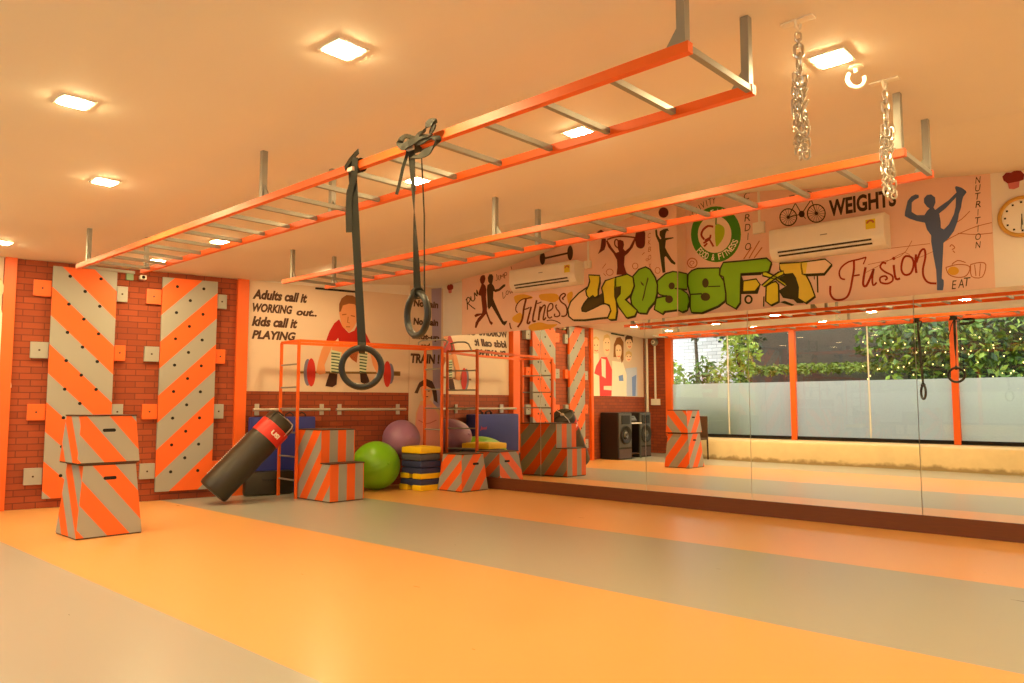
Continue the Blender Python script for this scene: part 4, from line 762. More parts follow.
def art(part, parent, name):
    by = {}
    for col, pl, layer, enc in ART[part]:
        v = [int(t) for t in enc.split()]; pts = []; x = y = 0
        for i in range(0, len(v), 2): x += v[i]; y += v[i + 1]; pts.append((x / 1000, y / 1000))
        by.setdefault('all', []).append((col, pl, layer + 1, pts))
    mb = MB(); cols = sorted({c for c, _, _, _ in by['all']})
    for col, pl, layer, pts in by['all']:
        f = PLACE[pl[0]](layer); n = len(mb.bm.faces)
        if pl.endswith('s'):
            vs = [mb.bm.verts.new(f(*p)) for p in pts]
            for i in range(0, len(vs) - 2, 2):
                try: mb.bm.faces.new((vs[i], vs[i + 1], vs[i + 3], vs[i + 2])).material_index = cols.index(col)
                except ValueError: pass
        else:
            vs = [mb.bm.verts.new(f(*p)) for p in pts]
            for t in tessellate_polygon([[Vector((p[0], p[1], 0)) for p in pts]]):
                try: mb.bm.faces.new([vs[i] for i in t]).material_index = cols.index(col)
                except ValueError: pass
    face_room(mb, by['all'][0][1][0])
    return mb.build(name, [PM[c] for c in cols], parent, recalc=False)
def face_room(mb, pl):
    d = {'L': Vector((0, -1, 0)), 'R': Vector((0, -1, 0)), 'J': Vector((.7, -.7, 0)), 'F': NF, 'P': NF}[pl]
    mb.bm.normal_update()
    bad = [f for f in mb.bm.faces if (f.normal.dot(d) < 0 if pl in 'FP' else f.normal.dot(Vector((.35, -.93, 0))) < 0)]
    if bad: bmesh.ops.reverse_faces(mb.bm, faces=bad)
mural = thing('wall_mural', 'pink tan painted mural with green graffiti and athlete silhouettes, above the mirrors', 'mural', (-5, YL, 2.17))
topL = [(x, z) for x, z in TOP if -8.2 <= x < XJ]
mb = MB()
def ground(pts, f, back):
    vs = [Vector(f(*p)) for p in pts]; mb.prism(vs, back)
ground([(-8.2, 2.168), (XJ, 2.168), (XJ, 3.56)] + topL[::-1], lambda a, b: (a, YL - .005, b), (0, .004, 0))
ground([(YL - .005, 2.168), (YR, 2.168), (YR, 3.57), (YL - .005, 3.57)], lambda a, b: (XJ + .005, a, b), (-.004, 0, 0))
topR = [(x, z) for x, z in TOP if XJ < x <= -1.46]
ground([(XJ, 2.12), (-1.468, 2.12)] + topR[::-1] + [(XJ, 3.565)], lambda a, b: (a, YR - .005, b), (0, .004, 0))
mb.build('painted_ground', m_mural, mural)
for part, nm in (('runner_figure', 'running_woman'), ('runner_figure_man', 'running_man'), ('colour_splash', 'colour_splash'), ('fitness_lettering', 'fitness_lettering'), ('graffiti_lettering', 'graffiti_lettering'), ('fusion_lettering', 'fusion_lettering'),
                 ('stretching_figure', 'stretching_figure'), ('round_logo', 'round_logo'), ('handwritten_lettering', 'scribble_marking'), ('bicycle_drawing', 'bicycle_drawing'), ('weightlifter_figure', 'weightlifter_figure'), ('boxing_glove_drawing', 'boxing_glove_drawing'),
                 ('kickboxer_figure', 'kickboxer_figure'), ('dumbbell_drawing', 'dumbbell_drawing'), ('food_sketch', 'food_print'), ('line_sketch', 'line_sketch')):
    art(part, mural, nm)
def words(name, items, place, col, parent, shear=0.0, bold=.02):
    mb = MB()
    for it in items:
        lay_text(mb, it[0], it[1], place, it[3] if len(it) > 3 else shear, bold, False, it[2] if len(it) > 2 else 0)
    return mb, name, col, parent
def words_build(w, pl):
    mb, name, col, parent = w; face_room(mb, pl); return mb.build(name, PM[col] if isinstance(col, str) else col, parent, recalc=False)
wi = [('WEIGHTS', (-2.90, -2.255, 3.085, 3.26))]
words_build(words('weights_lettering', wi, place_R(3), 'darkbrown', mural, 0, .035), 'R')
wi = [(ch, (-3.83, -3.76, z - .04, z + .04)) for ch, z in zip('CARDIO', (3.475, 3.358, 3.23, 3.12, 3.018, 2.905))]
wi[4] = ('I', (-3.80, -3.785, 2.978, 3.058))
words_build(words('cardio_lettering', wi, place_R(3), 'darkbrown', mural, .15, .0), 'R')
wi = [(ch, (x - .022, x + .022, z - .03, z + .03)) if ch != 'I' else (ch, (x - .005, x + .005, z - .03, z + .03)) for ch, x, z in zip('NUTRITION', [-1.557 - .0032 * i for i in range(9)], [3.2 - .0745 * i for i in range(9)])]
words_build(words('nutrition_lettering', wi, place_R(3), 'darkbrown', mural, .2, .0), 'R')
words_build(words('eat_lettering', [('E', (-1.812, -1.77, 2.22, 2.3)), ('A', (-1.76, -1.712, 2.225, 2.305)), ('T', (-1.71, -1.655, 2.236, 2.316))], place_R(3), 'darkbrown', mural, .2, .0), 'R')
wi = [(ch, (-4.965, -4.922, z - .03, z + .03)) for ch, z in zip('KICKBOX', (3.353, 3.285, 3.172, 3.09, 3.006, 2.909, 2.804))]
words_build(words('kickbox_lettering', wi, place_L(3), 'ochre2', mural, .2, .0), 'L')
def arc(txt, cx, cz, r, a0, a1, w, h, up):
    out = []
    for i, ch in enumerate(txt):
        if ch == ' ': continue
        a = R(a0 + (a1 - a0) * i / (len(txt) - 1)); x, z = cx + r * math.cos(a), cz + r * math.sin(a)
        ww = w * (.3 if ch == 'I' else 1)
        out.append((ch, (x - ww / 2, x + ww / 2, z - h / 2, z + h / 2), (a + math.pi / 2) if not up else (a - math.pi / 2)))
    return out
words_build(words('logo_lettering', arc('FOOD & FITNESS', -4.18, 3.10, .262, 216, 334, .04, .075, False) + arc('HEAL', -4.18, 3.10, .262, 112, 70, .04, .07, True), place_R(6), 'cream3', mural, 0, .02), 'R')
words_build(words('activity_lettering', arc('ACTIVITY', -4.18, 3.10, .40, 140, 92, .045, .075, True), place_R(3), 'darkbrown', mural, .1, .0), 'R')

ban = thing('wall_banner', 'white wall banner of a small boy lifting a barbell beside cursive black writing', 'banner', tuple(F(3.6, 1.34)), 'printed wall banners')
mb = MB(); Fbox(mb, 2.40, 4.775, 1.338, 2.80, .002, .0085); mb.build('sheet', m_banner, ban)
art('boy_picture', ban, 'boy_picture')
mb = MB(); Fbox(mb, 3.30, 3.92, 2.762, 2.785, .01, .035); mb.build('shadow_gap_strip', m_hole, ban)  # dark strip standing in for the shadow gap above the banner
words_build(words('slogan', [('Adults call it', (2.44, 3.19, 2.555, 2.69)), ('WORKING', (2.445, 2.985, 2.385, 2.505)), ('out..', (3.04, 3.33, 2.375, 2.47)), ('kids call it', (2.44, 3.06, 2.195, 2.33)), ('PLAYING', (2.445, 3.04, 2.025, 2.145))], place_F(2), 'hairdark', ban, .25, .05), 'F')
ban2 = thing('wall_banner', 'narrow white wall banner with TRAIN lettering and a girl in pink in the far corner', 'banner', tuple(F(5.0, .48)), 'printed wall banners')
mb = MB(); Fbox(mb, 4.78, 5.40, .48, 2.95, .002, .0085); mb.build('sheet', m_banner, ban2)
art('girl_picture', ban2, 'girl_picture'); art('purple_stripe', ban2, 'purple_stripe')
words_build(words('slogan', [('No Pain', (4.84, 5.27, 2.635, 2.745)), ('No Gain', (4.84, 5.27, 2.36, 2.47)), ('Shut-up', (4.82, 5.29, 2.12, 2.235)), ('and', (4.97, 5.13, 2.02, 2.09)), ('TRAIN !', (4.80, 5.30, 1.78, 1.93))], place_F(3), 'hairdark', ban2, .1, .05), 'F')
ban3 = thing('wall_banner', 'white wall banner of a group of smiling children, seen in the mirror', 'banner', tuple(F(-1.7, 1.36)), 'printed wall banners')
mb = MB(); Fbox(mb, -3.2, -.31, 1.355, 2.80, .002, .0085); mb.build('sheet', m_banner, ban3)
art('children_picture', ban3, 'children_picture')
mb = MB(); Fbox(mb, -2.0, -1.3, 2.755, 2.78, .01, .035); mb.build('shadow_gap_strip', m_hole, ban3)  # shadow gap over the children banner, built as a dark strip
mb = MB(); mb.tube([F(-3.32, 0, .05), F(-3.32, CEIL, .05)], .035); tag(mb.build('conduit_pipe', m_plastic, smooth=True), 'cream vertical pipe at the edge of the children banner, in the mirror', 'pipe')

# red glove stickers, wall clock, switch boxes
def sticker(name, pl, c, s, label):
    f = pl; t = thing('wall_sticker', label, 'sticker', tuple(f(*c)), 'boxing glove stickers')
    mb = MB(); pts = [(c[0] + s * x, c[1] + s * y) for x, y in ((-.5, .1), (-.55, .35), (-.35, .55), (-.1, .5), (.1, .58), (.4, .5), (.55, .25), (.5, -.05), (.3, -.1), (-.3, -.12))]
    mb.prism([f(*p) for p in pts], f(0, 0) - f(0, 0) + Vector((0, .003, 0))); mb.build('glove', PM['glove'], t)
    mb = MB(); pts = [(c[0] + s * x, c[1] + s * y) for x, y in ((-.3, -.12), (.3, -.1), (.25, -.45), (0, -.52), (-.25, -.45))]
    mb.prism([f(*p) for p in pts], Vector((0, .003, 0))); mb.build('cuff', PM['pinkdark'], t)
sticker('a', lambda a, b: Vector((a, YR - .004, b)), (-1.285, 3.14), .15, 'red boxing glove sticker above the wall clock')
sticker('b', lambda a, b: Vector((a, 7.846, b)), (-8.63, 2.93), .13, 'red boxing glove sticker beside the left end of the mural')
ck = thing('wall_clock', 'round wall clock with a gold rim, at the right edge of the mural', 'clock', (-1.235, YR, 2.805))
MCK = Matrix.Translation((-1.235, YR, 2.805)) @ Matrix.Rotation(R(90), 4, 'X')
mb = MB(); mb.lathe([(.150, .0), (.182, .0), (.186, .02), (.178, .04), (.160, .045), (.150, .035), (.150, 0)], MCK, 48); mb.build('rim', m_gold, ck, True)
mb = MB(); mb.lathe([(0, .022), (.152, .022)], MCK, 40); face = mb.build('dial', m_plastic, ck)
mb = MB()
for k in range(12):
    a = R(30 * k); p = Vector((-1.235 + .126 * math.sin(a), YR - .0245, 2.805 + .126 * math.cos(a))); mb.box((p.x - .008, p.y, p.z - .008), (p.x + .008, p.y + .002, p.z + .008))
mb.build('hour_mark', m_hole, ck)
for nm, ang, ln, w in (('hour_hand', 178, .075, .012), ('minute_hand', 185, .115, .008)):
    mb = MB(); a = R(ang); c = Vector((-1.235, YR - .027, 2.805)); mb.sq(c - Vector((math.sin(a), 0, math.cos(a))) * .02, c + Vector((math.sin(a), 0, math.cos(a))) * ln, w, .003); mb.build(nm, m_hole, ck)
def switchbox(x, y, z, s, top, label):
    t = thing('switch_box', label, 'switch box', (x, y, z), 'wall switch boxes')
    mb = MB(); mb.box((x - s, y - .045, z - s * .95), (x + s, y, z + s * .95), .006); mb.build('case', m_plastic, t)
    mb = MB(); mb.box((x - s * .35, y - .052, z - s * .5), (x + s * .35, y - .044, z + s * .5), .003); mb.build('rocker', m_plastic, t)
    mb = MB(); mb.box((x - .012, y - .016, z + s * .9), (x + .012, y, top)); mb.build('conduit', m_plastic, t)
switchbox(-3.655, YR, 3.09, .065, 3.5, 'white switch box with a conduit between the round logo and the right air conditioner')
switchbox(-5.855, YL, 2.935, .05, 3.3, 'small white switch box right beside the left air conditioner')

# split air conditioners
def aircon(x0, x1, z0, z1, y, label):
    d = .2; t = thing('air_conditioner', label, 'air conditioner', ((x0 + x1) / 2, y, z0), 'split air conditioners')
    yf = y - d; prof = [(y, z1), (yf + .03, z1), (yf + .008, z1 - .012), (yf, z1 - .04), (yf, z0 + .11), (yf + .01, z0 + .075), (yf + .05, z0 + .02), (yf + .09, z0), (y, z0)]
    mb = MB(); mb.prism([(x0, p[0], p[1]) for p in prof], (x1 - x0, 0, 0)); mb.build('body', m_plastic, t)
    mb = MB()
    for k, (zz, dy) in enumerate(((.078, .002), (.042, .026))):
        mb.box((x0 + .09, yf + dy, z0 + zz - .008), (x1 - .12, yf + dy + .02, z0 + zz + .008))
    mb.build('air_outlet', m_slot, t)
    mb = MB(); mb.box((x0 + .07, yf - .002 + .016, z0 + .052), (x1 - .10, yf + .03, z0 + .066), .002); mb.build('louvre', m_plastic, t)
    mb = MB(); c = x1 - .12; mb.box((c - .045, yf - .003, z1 - .15), (c + .045, yf, z1 - .055)); mb.build('energy_label', PM['yellow'], t)
    mb = MB(); pts = [(c + .04 * math.cos(R(a)), yf - .005, z1 - .10 + .04 * math.sin(R(a))) for a in range(10, 171, 20)] + [(c + .022 * math.cos(R(a)), yf - .005, z1 - .10 + .022 * math.sin(R(a))) for a in range(170, 9, -20)]
    mb.prism(pts, (0, .002, 0)); mb.build('energy_dial', PM['ochre2'], t)
    mb = MB(); m_ = (x0 + x1) / 2; mb.box((m_ - .035, yf - .002, z0 + .19), (m_ + .035, yf, z0 + .2)); mb.build('nameplate', m_steel, t)
aircon(-7.06, -5.93, 2.69, 2.985, YL, 'white split air conditioner above the Fitness lettering, under a painted dumbbell')
aircon(-3.465, -2.32, 2.675, 3.005, YR, 'white split air conditioner under the WEIGHTS lettering, right of the switch box')

# ---------------------------------------------------------------- climbing boards and wall blocks on the brick
def board(s0, s1, z0, z1, sign, c, label):
    t = thing('climbing_board', label, 'climbing board', tuple(F((s0 + s1) / 2, z0)), 'striped peg climbing boards')
    mb = MB(); o0, o1 = .03, .07
    def uv(s, z): return ((s + z * 1.0 - c) / .66 if sign > 0 else (z - s - c) / .66, z)
    def q(pts): mb.quad([F(*p) for p in pts], [uv(p[0], p[1]) for p in pts])
    q([(s0, z0, o1), (s1, z0, o1), (s1, z1, o1), (s0, z1, o1)]); q([(s0, z0, o0), (s0, z1, o0), (s1, z1, o0), (s1, z0, o0)])
    q([(s0, z0, o0), (s0, z0, o1), (s0, z1, o1), (s0, z1, o0)]); q([(s1, z0, o1), (s1, z0, o0), (s1, z1, o0), (s1, z1, o1)])
    q([(s0, z1, o1), (s1, z1, o1), (s1, z1, o0), (s0, z1, o0)]); q([(s0, z0, o0), (s1, z0, o0), (s1, z0, o1), (s0, z0, o1)])
    mb.build('panel', m_stripe, t)
    mb = MB(); Fbox(mb, s0 + .1, s1 - .1, z0 + .2, z1 - .2, 0, .03); mb.build('batten', m_edge, t)
    w = s1 - s0
    for k in range(8):
        for fr, dz in ((.26, 0), (.74, 0), (.5, -.163)):
            z = z1 - .105 - k * .326 + dz
            if z < z0 + .12: continue
            p = F(s0 + w * fr, z, o1 - .012); M = Matrix.Translation(p) @ Matrix.Rotation(-AF, 4, 'Z') @ Matrix.Rotation(R(90), 4, 'Y')
            h = MB(); h.lathe([(0, .0128), (.016, .0132), (.019, .0136), (.019, 0)], M, 12); h.build('peg_hole', m_hole, t)
board(.16, .82, .108, 2.745, 1, 2.335, 'tall orange and grey striped climbing board with peg holes, behind the stacked boxes')
board(1.325, 1.98, .11, 2.73, -1, .937, 'tall striped climbing board with peg holes, nearer the black punching bag')
def block(s0, s1, zc, col, label):
    t = thing('wall_block', label, 'wall block', tuple(F((s0 + s1) / 2, zc)), 'square wall blocks beside the climbing boards')
    mb = MB(); Fbox(mb, s0, s1, zc - .092, zc + .092, 0, .05, .004); mb.build('block', m_orange if col == 'o' else m_grey, t)
    M = Matrix.Translation(F((s0 + s1) / 2, zc, .048)) @ Matrix.Rotation(-AF, 4, 'Z') @ Matrix.Rotation(R(90), 4, 'Y')
    h = MB(); h.lathe([(0, .007), (.009, .006), (.012, 0)], M, 10); h.build('bolt', m_edge, t)
ROWS = ('topmost', 'second from the top', 'third from the top', 'lowest')
for k, zc in enumerate((2.482, 1.775, 1.075, .36)):
    cl, cr = 'ogog'[k], 'gogo'[k]; nm = {'o': 'orange', 'g': 'grey'}
    block(-.022, .155, zc, cl, '%s square wall block next to the leftmost orange pillar, %s' % (nm[cl], ROWS[k]))
    if k < 3: block(.826, .945, zc, cr, '%s wall block right of the left climbing board, %s' % (nm[cr], ROWS[k]))
    block(1.152, 1.32, zc, cl, '%s square wall block left of the right climbing board, %s' % (nm[cl], ROWS[k]))
    block(1.985, 2.105, zc, cr, '%s wall block by the second orange pillar, %s' % (nm[cr], ROWS[k]))
mb = MB(); Fbox(mb, .92, 1.0, 2.66, 2.74, 0, .05, .005); tag(mb.build('junction_box', mat('green_box_paint', (120, 150, 110), .5)), 'small green box high on the brick between the climbing boards', 'box')
t = thing('wall_camera', 'small white camera under the ceiling between the climbing boards', 'camera', tuple(F(1.1, 2.7)))
mb = MB(); Fbox(mb, 1.06, 1.13, 2.67, 2.72, .03, .14, .008); mb.build('housing', m_plastic, t)
mb = MB(); mb.tube([F(1.095, 2.70, 0), F(1.095, 2.70, .05)], .015); mb.build('bracket', m_plastic, t)
mb = MB(); mb.lathe([(0, .004), (.018, .004), (.02, 0)], Matrix.Translation(F(1.095, 2.695, .14)) @ Matrix.Rotation(-AF, 4, 'Z') @ Matrix.Rotation(R(90), 4, 'Y'), 14); mb.build('lens', m_hole, t)

# exercise barres under the banner
def barre(s0, s1, label, br):
    t = thing('exercise_barre', label, 'barre', tuple(F((s0 + s1) / 2, 1.09)), 'wall barres')
    mb = MB(); mb.tube([F(s0 - .06, 1.095, .11), F(s1 + .06, 1.095, .11)], .019, 10); mb.build('rail', m_barre, t, True)
    for s in br:
        mb = MB(); Fbox(mb, s - .03, s + .03, 1.02, 1.17, 0, .012, .003); b = mb.build('bracket', m_barre, t)
        mb = MB(); mb.tube([F(s, 1.095, .01), F(s, 1.095, .11)], .012, 8); mb.build('arm', m_barre, b)
barre(2.52, 3.45, 'grey pipe barre on the brick behind the punching bag', (2.54, 3.43))
barre(3.66, 4.62, 'grey pipe barre on the brick behind the exercise balls', (3.69, 4.60))
# ---------------------------------------------------------------- monkey bars hung from the ceiling
ZB = 2.475
def monkey(y0, y1, xa0, xa1, xb, hang, pitch, label):
    t = thing('monkey_bars', label, 'monkey bars', (xb, (y0 + y1) / 2, ZB), 'hanging monkey bars')
    for y, xa in ((y0, xa0), (y1, xa1)):
        mb = MB(); mb.sq((xa, y, ZB), (xb, y, ZB), .036, .042); mb.build('rail', m_orange, t)
        for x in hang:
            mb = MB(); mb.sq((x, y, ZB + .02), (x, y, CEIL + .03), .036); mb.build('drop_post', m_steel, t)
            mb = MB(); s = 1 if x < xb - 1 else -1
            mb.prism([(x + .018 * s, y - .005, ZB + .02), (x + .075 * s, y - .005, ZB + .02), (x + .018 * s, y - .005, ZB + .10)], (0, .01, 0)); mb.build('gusset', m_steel, t)
    x = xb - .015
    while x > min(xa0, xa1):
        mb = MB(); mb.sq((x, y0 + .018, ZB), (x, y1 - .018, ZB), .026); mb.build('rung', m_steel, t); x -= pitch
monkey(2.452, 2.975, -7.98, -7.80, -1.385, (-7.70, -4.50, -1.415), .363, 'orange hanging monkey bars nearest the viewpoint, with the rings tied on')
monkey(4.275, 4.79, -7.36, -7.33, -1.165, (-7.18, -4.175, -1.195), .35, 'orange hanging monkey bars farther off, in front of the painted mural')

# ---------------------------------------------------------------- gymnastic rings on webbing straps
def ribbon3(mb, path, w, tw=None, th=.002, side=None):
    P = [Vector(p) for p in path]; n = len(P); rows = []
    for i in range(n):
        d = (P[min(i + 1, n - 1)] - P[max(i - 1, 0)]).normalized(); s = Vector(side) if side else Vector((math.sin(YAW), -math.cos(YAW), 0))
        s = (s - d * s.dot(d)).normalized(); nn = d.cross(s); a = tw[i] if tw else 0
        s2 = s * math.cos(a) + nn * math.sin(a); n2 = d.cross(s2)
        rows.append([mb.bm.verts.new(P[i] + s2 * x * w / 2 + n2 * y * th) for x, y in ((-1, -1), (1, -1), (1, 1), (-1, 1))])
    for a, b in zip(rows, rows[1:]):
        for k in range(4): mb.bm.faces.new((a[k], a[(k + 1) % 4], b[(k + 1) % 4], b[k]))
    mb.bm.faces.new(rows[0][::-1]); mb.bm.faces.new(rows[-1])
def torus(mb, c, nrm, Rm, r, seg=40, lean=0):
    nrm = Vector(nrm).normalized(); u = Vector((0, 0, 1)); u = (u - nrm * u.dot(nrm)).normalized(); v = nrm.cross(u)
    u, v = u * math.cos(lean) + v * math.sin(lean), v * math.cos(lean) - u * math.sin(lean)
    mb.tube([Vector(c) + u * Rm * math.cos(2 * math.pi * k / seg) + v * Rm * math.sin(2 * math.pi * k / seg) for k in range(seg)], r, 12, True)
def wrap(mb, x, n, r=.034, w=.036, dx=.022):     # turns of strap around the near rail
    for k in range(n):
        xx = x + (k - (n - 1) / 2) * dx; path = [(xx + .012 * math.sin(2.2 * a), 2.452 + r * math.cos(a), ZB + r * 1.05 * math.sin(a)) for a in [2 * math.pi * j / 14 for j in range(15)]]
        ribbon3(mb, path, w, side=(1, .1 * k, .15))
def ring_thing(x, y, zc, na, label, kx, big):
    t = thing('gymnastic_ring', label, 'gymnastic ring', (x, y, zc), 'gymnastic rings')
    nrm = (math.cos(R(na)), math.sin(R(na)), .02)
    mb = MB(); torus(mb, (x, y, zc), nrm, .106, .0175); mb.build('ring', m_ring, t, True)
    ztop = zc + .108; n = 22
    mb = MB()
    path = [(kx + (x - kx) * i / n, 2.425 + (y - 2.425) * i / n, ZB - .02 + (ztop + .01 - ZB + .02) * i / n) for i in range(n + 1)]
    tw = [(.3 + 2.6 * i / n) if big else .35 * math.sin(3 * i / n) for i in range(n + 1)]
    ribbon3(mb, path, .036 if big else .046, tw, .0025)
    # loop of the strap under the top of the ring
    Nn = Vector(nrm); lp = [Vector((x, y, ztop)) + Nn * .03 * math.sin(a) + Vector((0, 0, .028 * math.cos(a))) for a in [2 * math.pi * j / 12 for j in range(13)]]
    ribbon3(mb, lp, .032, None, .0025, side=(-Nn.y, Nn.x, 0))
    mb.build('strap', m_olive, t, True)
    mb = MB(); wrap(mb, kx, 4 if big else 3)
    if big:
        for pts in ([(0, 0, .01), (-.05, -.03, .035), (-.08, -.045, .01), (-.05, -.05, -.025), (0, -.03, 0)], [(0, -.02, 0), (.07, -.04, .01), (.10, -.045, .015), (.13, -.04, .05), (.17, -.03, .05), (.13, -.03, .0)],
                    [(.02, -.03, -.01), (.10, -.05, -.03), (.19, -.05, -.035), (.21, -.05, -.06), (.16, -.05, -.09), (.08, -.05, -.10), (.01, -.04, -.09)], [(-.03, -.04, -.02), (.06, -.05, -.01), (.16, -.05, -.02)]):
            P = [Vector((kx + .045 + a, 2.425 + b, ZB + c)) for a, b, c in pts]; Q = []
            for i in range(len(P) - 1):
                a, b, c, d = P[max(i - 1, 0)], P[i], P[i + 1], P[min(i + 2, len(P) - 1)]
                for j in range(5):
                    u = j / 5; Q.append(.5 * ((2 * b) + (c - a) * u + (2 * a - 5 * b + 4 * c - d) * u * u + (3 * b - a - 3 * c + d) * u ** 3))
            ribbon3(mb, Q + [P[-1]], .038, [.5 * math.sin(i * .5) for i in range(len(Q) + 1)], .003, side=(0, .5, 1))
        ribbon3(mb, [(kx - .01, 2.415, ZB - .03), (kx - .05, 2.41, ZB - .12), (kx - .07, 2.405, ZB - .2), (kx - .085, 2.40, ZB - .25)], .016)
    else:
        ribbon3(mb, [(kx - .05, 2.41, ZB - .01), (kx + .01, 2.40, ZB + .02), (kx + .05, 2.405, ZB + .045), (kx + .09, 2.40, ZB + .055)], .03, side=(0, 0, 1))
        ribbon3(mb, [(kx + .05, 2.405, ZB + .03), (kx + .045, 2.405, ZB - .08), (kx + .005, 2.405, ZB - .16), (kx, 2.405, ZB - .26), (kx + .008, 2.405, ZB - .38)], .034)
    mb.build('knot', m_olive, t, True)
    mb = MB(); mb.box((kx + .0, 2.39, ZB - .045), (kx + .05, 2.405, ZB - .02), .004); mb.build('buckle', m_chrome, t)
    return t
t = ring_thing(-2.96, 2.47, 1.606, 79, 'gymnastic ring seen nearly edge-on, hung from the big bow knot', -2.965, True)
mb = MB(); mb.tube([(-2.895, 2.43, ZB - .03), (-2.89, 2.45, 2.1), (-2.905, 2.47, 1.71)], .004, 6); mb.build('cord', m_olive, t)
ring_thing(-3.422, 2.47, 1.355, 148, 'gymnastic ring seen as a full circle, hung lower in front of the boy banner', -3.475, False)

# ---------------------------------------------------------------- chains and hook on the ceiling
link_me = None
def chain(x, y, zb, label):
    global link_me
    t = thing('hanging_chain', label, 'chain', (x, y, CEIL), 'doubled hanging chains')
    mb = MB(); mb.box((x - .07, y - .022, CEIL - .008), (x + .07, y + .022, CEIL), .003); mb.tube([(x, y - .03, CEIL - .005), (x, y - .022, CEIL - .035), (x, y, CEIL - .048), (x, y + .022, CEIL - .035), (x, y + .03, CEIL - .005)], .006, 8); mb.build('ceiling_bracket', m_plastic, t, True)
    if link_me is None:
        mb = MB(); P = []
        for k in range(20):
            a = 2 * math.pi * k / 20; P.append((.0125 * math.cos(a), 0, .0115 * math.sin(a) + (.0095 if math.sin(a) > 0 else -.0095)))
        mb.tube(P, .0046, 8, True); o = mb.build('link', m_chrome, None, True); link_me = o.data; bpy.data.objects.remove(o)
    def link(px, py, pz, rz, sc, tilt=0):
        o = bpy.data.objects.new('link', link_me); C.objects.link(o); o.parent = t; o.location = (px - x, py - y, pz - CEIL); o.rotation_euler = (tilt, 0, rz); o.scale = (sc, sc, sc)
    z = CEIL - .075
    for k in range(6):
        s = (1.0, .9, 1.45, 1.45, .9, 1.0)[k]; link(x, y, z, R(YAWD + 90 * (k % 2)), s); z -= .030 * (s + (.9, 1.45, 1.45, .9, 1.0, 1.0)[k]) / 2 * .98
    k = 0
    while z > zb + .02:
        for q in range(3):
            a = k * .9 + q * 2.1; link(x + .021 * math.cos(a), y + .021 * math.sin(a), z + .008 * q, a + (k % 2) * 1.57, 1.0, .5 * math.sin(a * 3))
        z -= .023; k += 1
YAWD = 43
chain(-1.262, 3.15, 2.164, 'bundled steel chain hanging left of the white ceiling hook')
chain(-1.19, 4.055, 2.177, 'bundled steel chain hanging right of the white hook, before the WEIGHTS lettering')
t = thing('ceiling_hook', 'white ring hook on the ceiling between the two chains', 'hook', (-1.24, 3.79, CEIL))
mb = MB(); mb.lathe([(0, 0), (.035, 0), (.035, -.006), (.012, -.012), (.009, -.03), (0, -.03)], Matrix.Translation((-1.24, 3.79, CEIL)), 18); mb.build('base_plate', m_plastic, t)
mb = MB(); mb.tube([(-1.24 + .042 * math.sin(a) * math.cos(R(43)), 3.79 + .042 * math.sin(a) * math.sin(R(43)), CEIL - .062 + .042 * math.cos(a)) for a in [R(70 + 12 * k) for k in range(21)]], .010, 10); mb.build('hook_ring', m_plastic, t, True)

# ---------------------------------------------------------------- orange steel rig by the far wall
rig = thing('training_rig', 'thin orange steel rig with two ladders joined by long top bars', 'training rig', (-8.7, 6.3, 0))
LF, LB, RF, RB_ = (-8.52, 5.19), (-8.985, 5.22), (-8.10, 7.225), (-8.53, 7.275)
for p in (LF, LB, RF, RB_):
    mb = MB(); mb.sq((p[0], p[1], 0), (p[0], p[1], 1.96), .03); mb.build('upright', m_orange, rig)
for a, b in ((LF, RF), (LB, RB_)):
    mb = MB(); mb.sq((a[0], a[1], 1.965), (b[0], b[1], 1.965), .03, .034); mb.build('top_bar', m_orange, rig)
for a, b in ((LF, LB), (RF, RB_)):
    mb = MB(); mb.sq((a[0], a[1], 1.965), (b[0], b[1], 1.965), .028, .03); mb.build('end_bar', m_orange, rig)
    for z in (.22, .51, .81, 1.11, 1.38, 1.67):
        mb = MB(); mb.tube([(a[0], a[1], z), (b[0], b[1], z)], .011, 8); mb.build('rung', m_steel, rig)
mb = MB(); mb.tube([(-8.53, 7.15, 1.98), (-8.53, 7.15, 2.06), (-8.52, 7.2, 2.09), (-8.36, 7.32, 2.10), (-8.20, 7.36, 2.09), (-8.14, 7.37, 2.06), (-8.14, 7.3, 1.97)], .011, 8); mb.build('handle_bar', m_steel, rig, True)

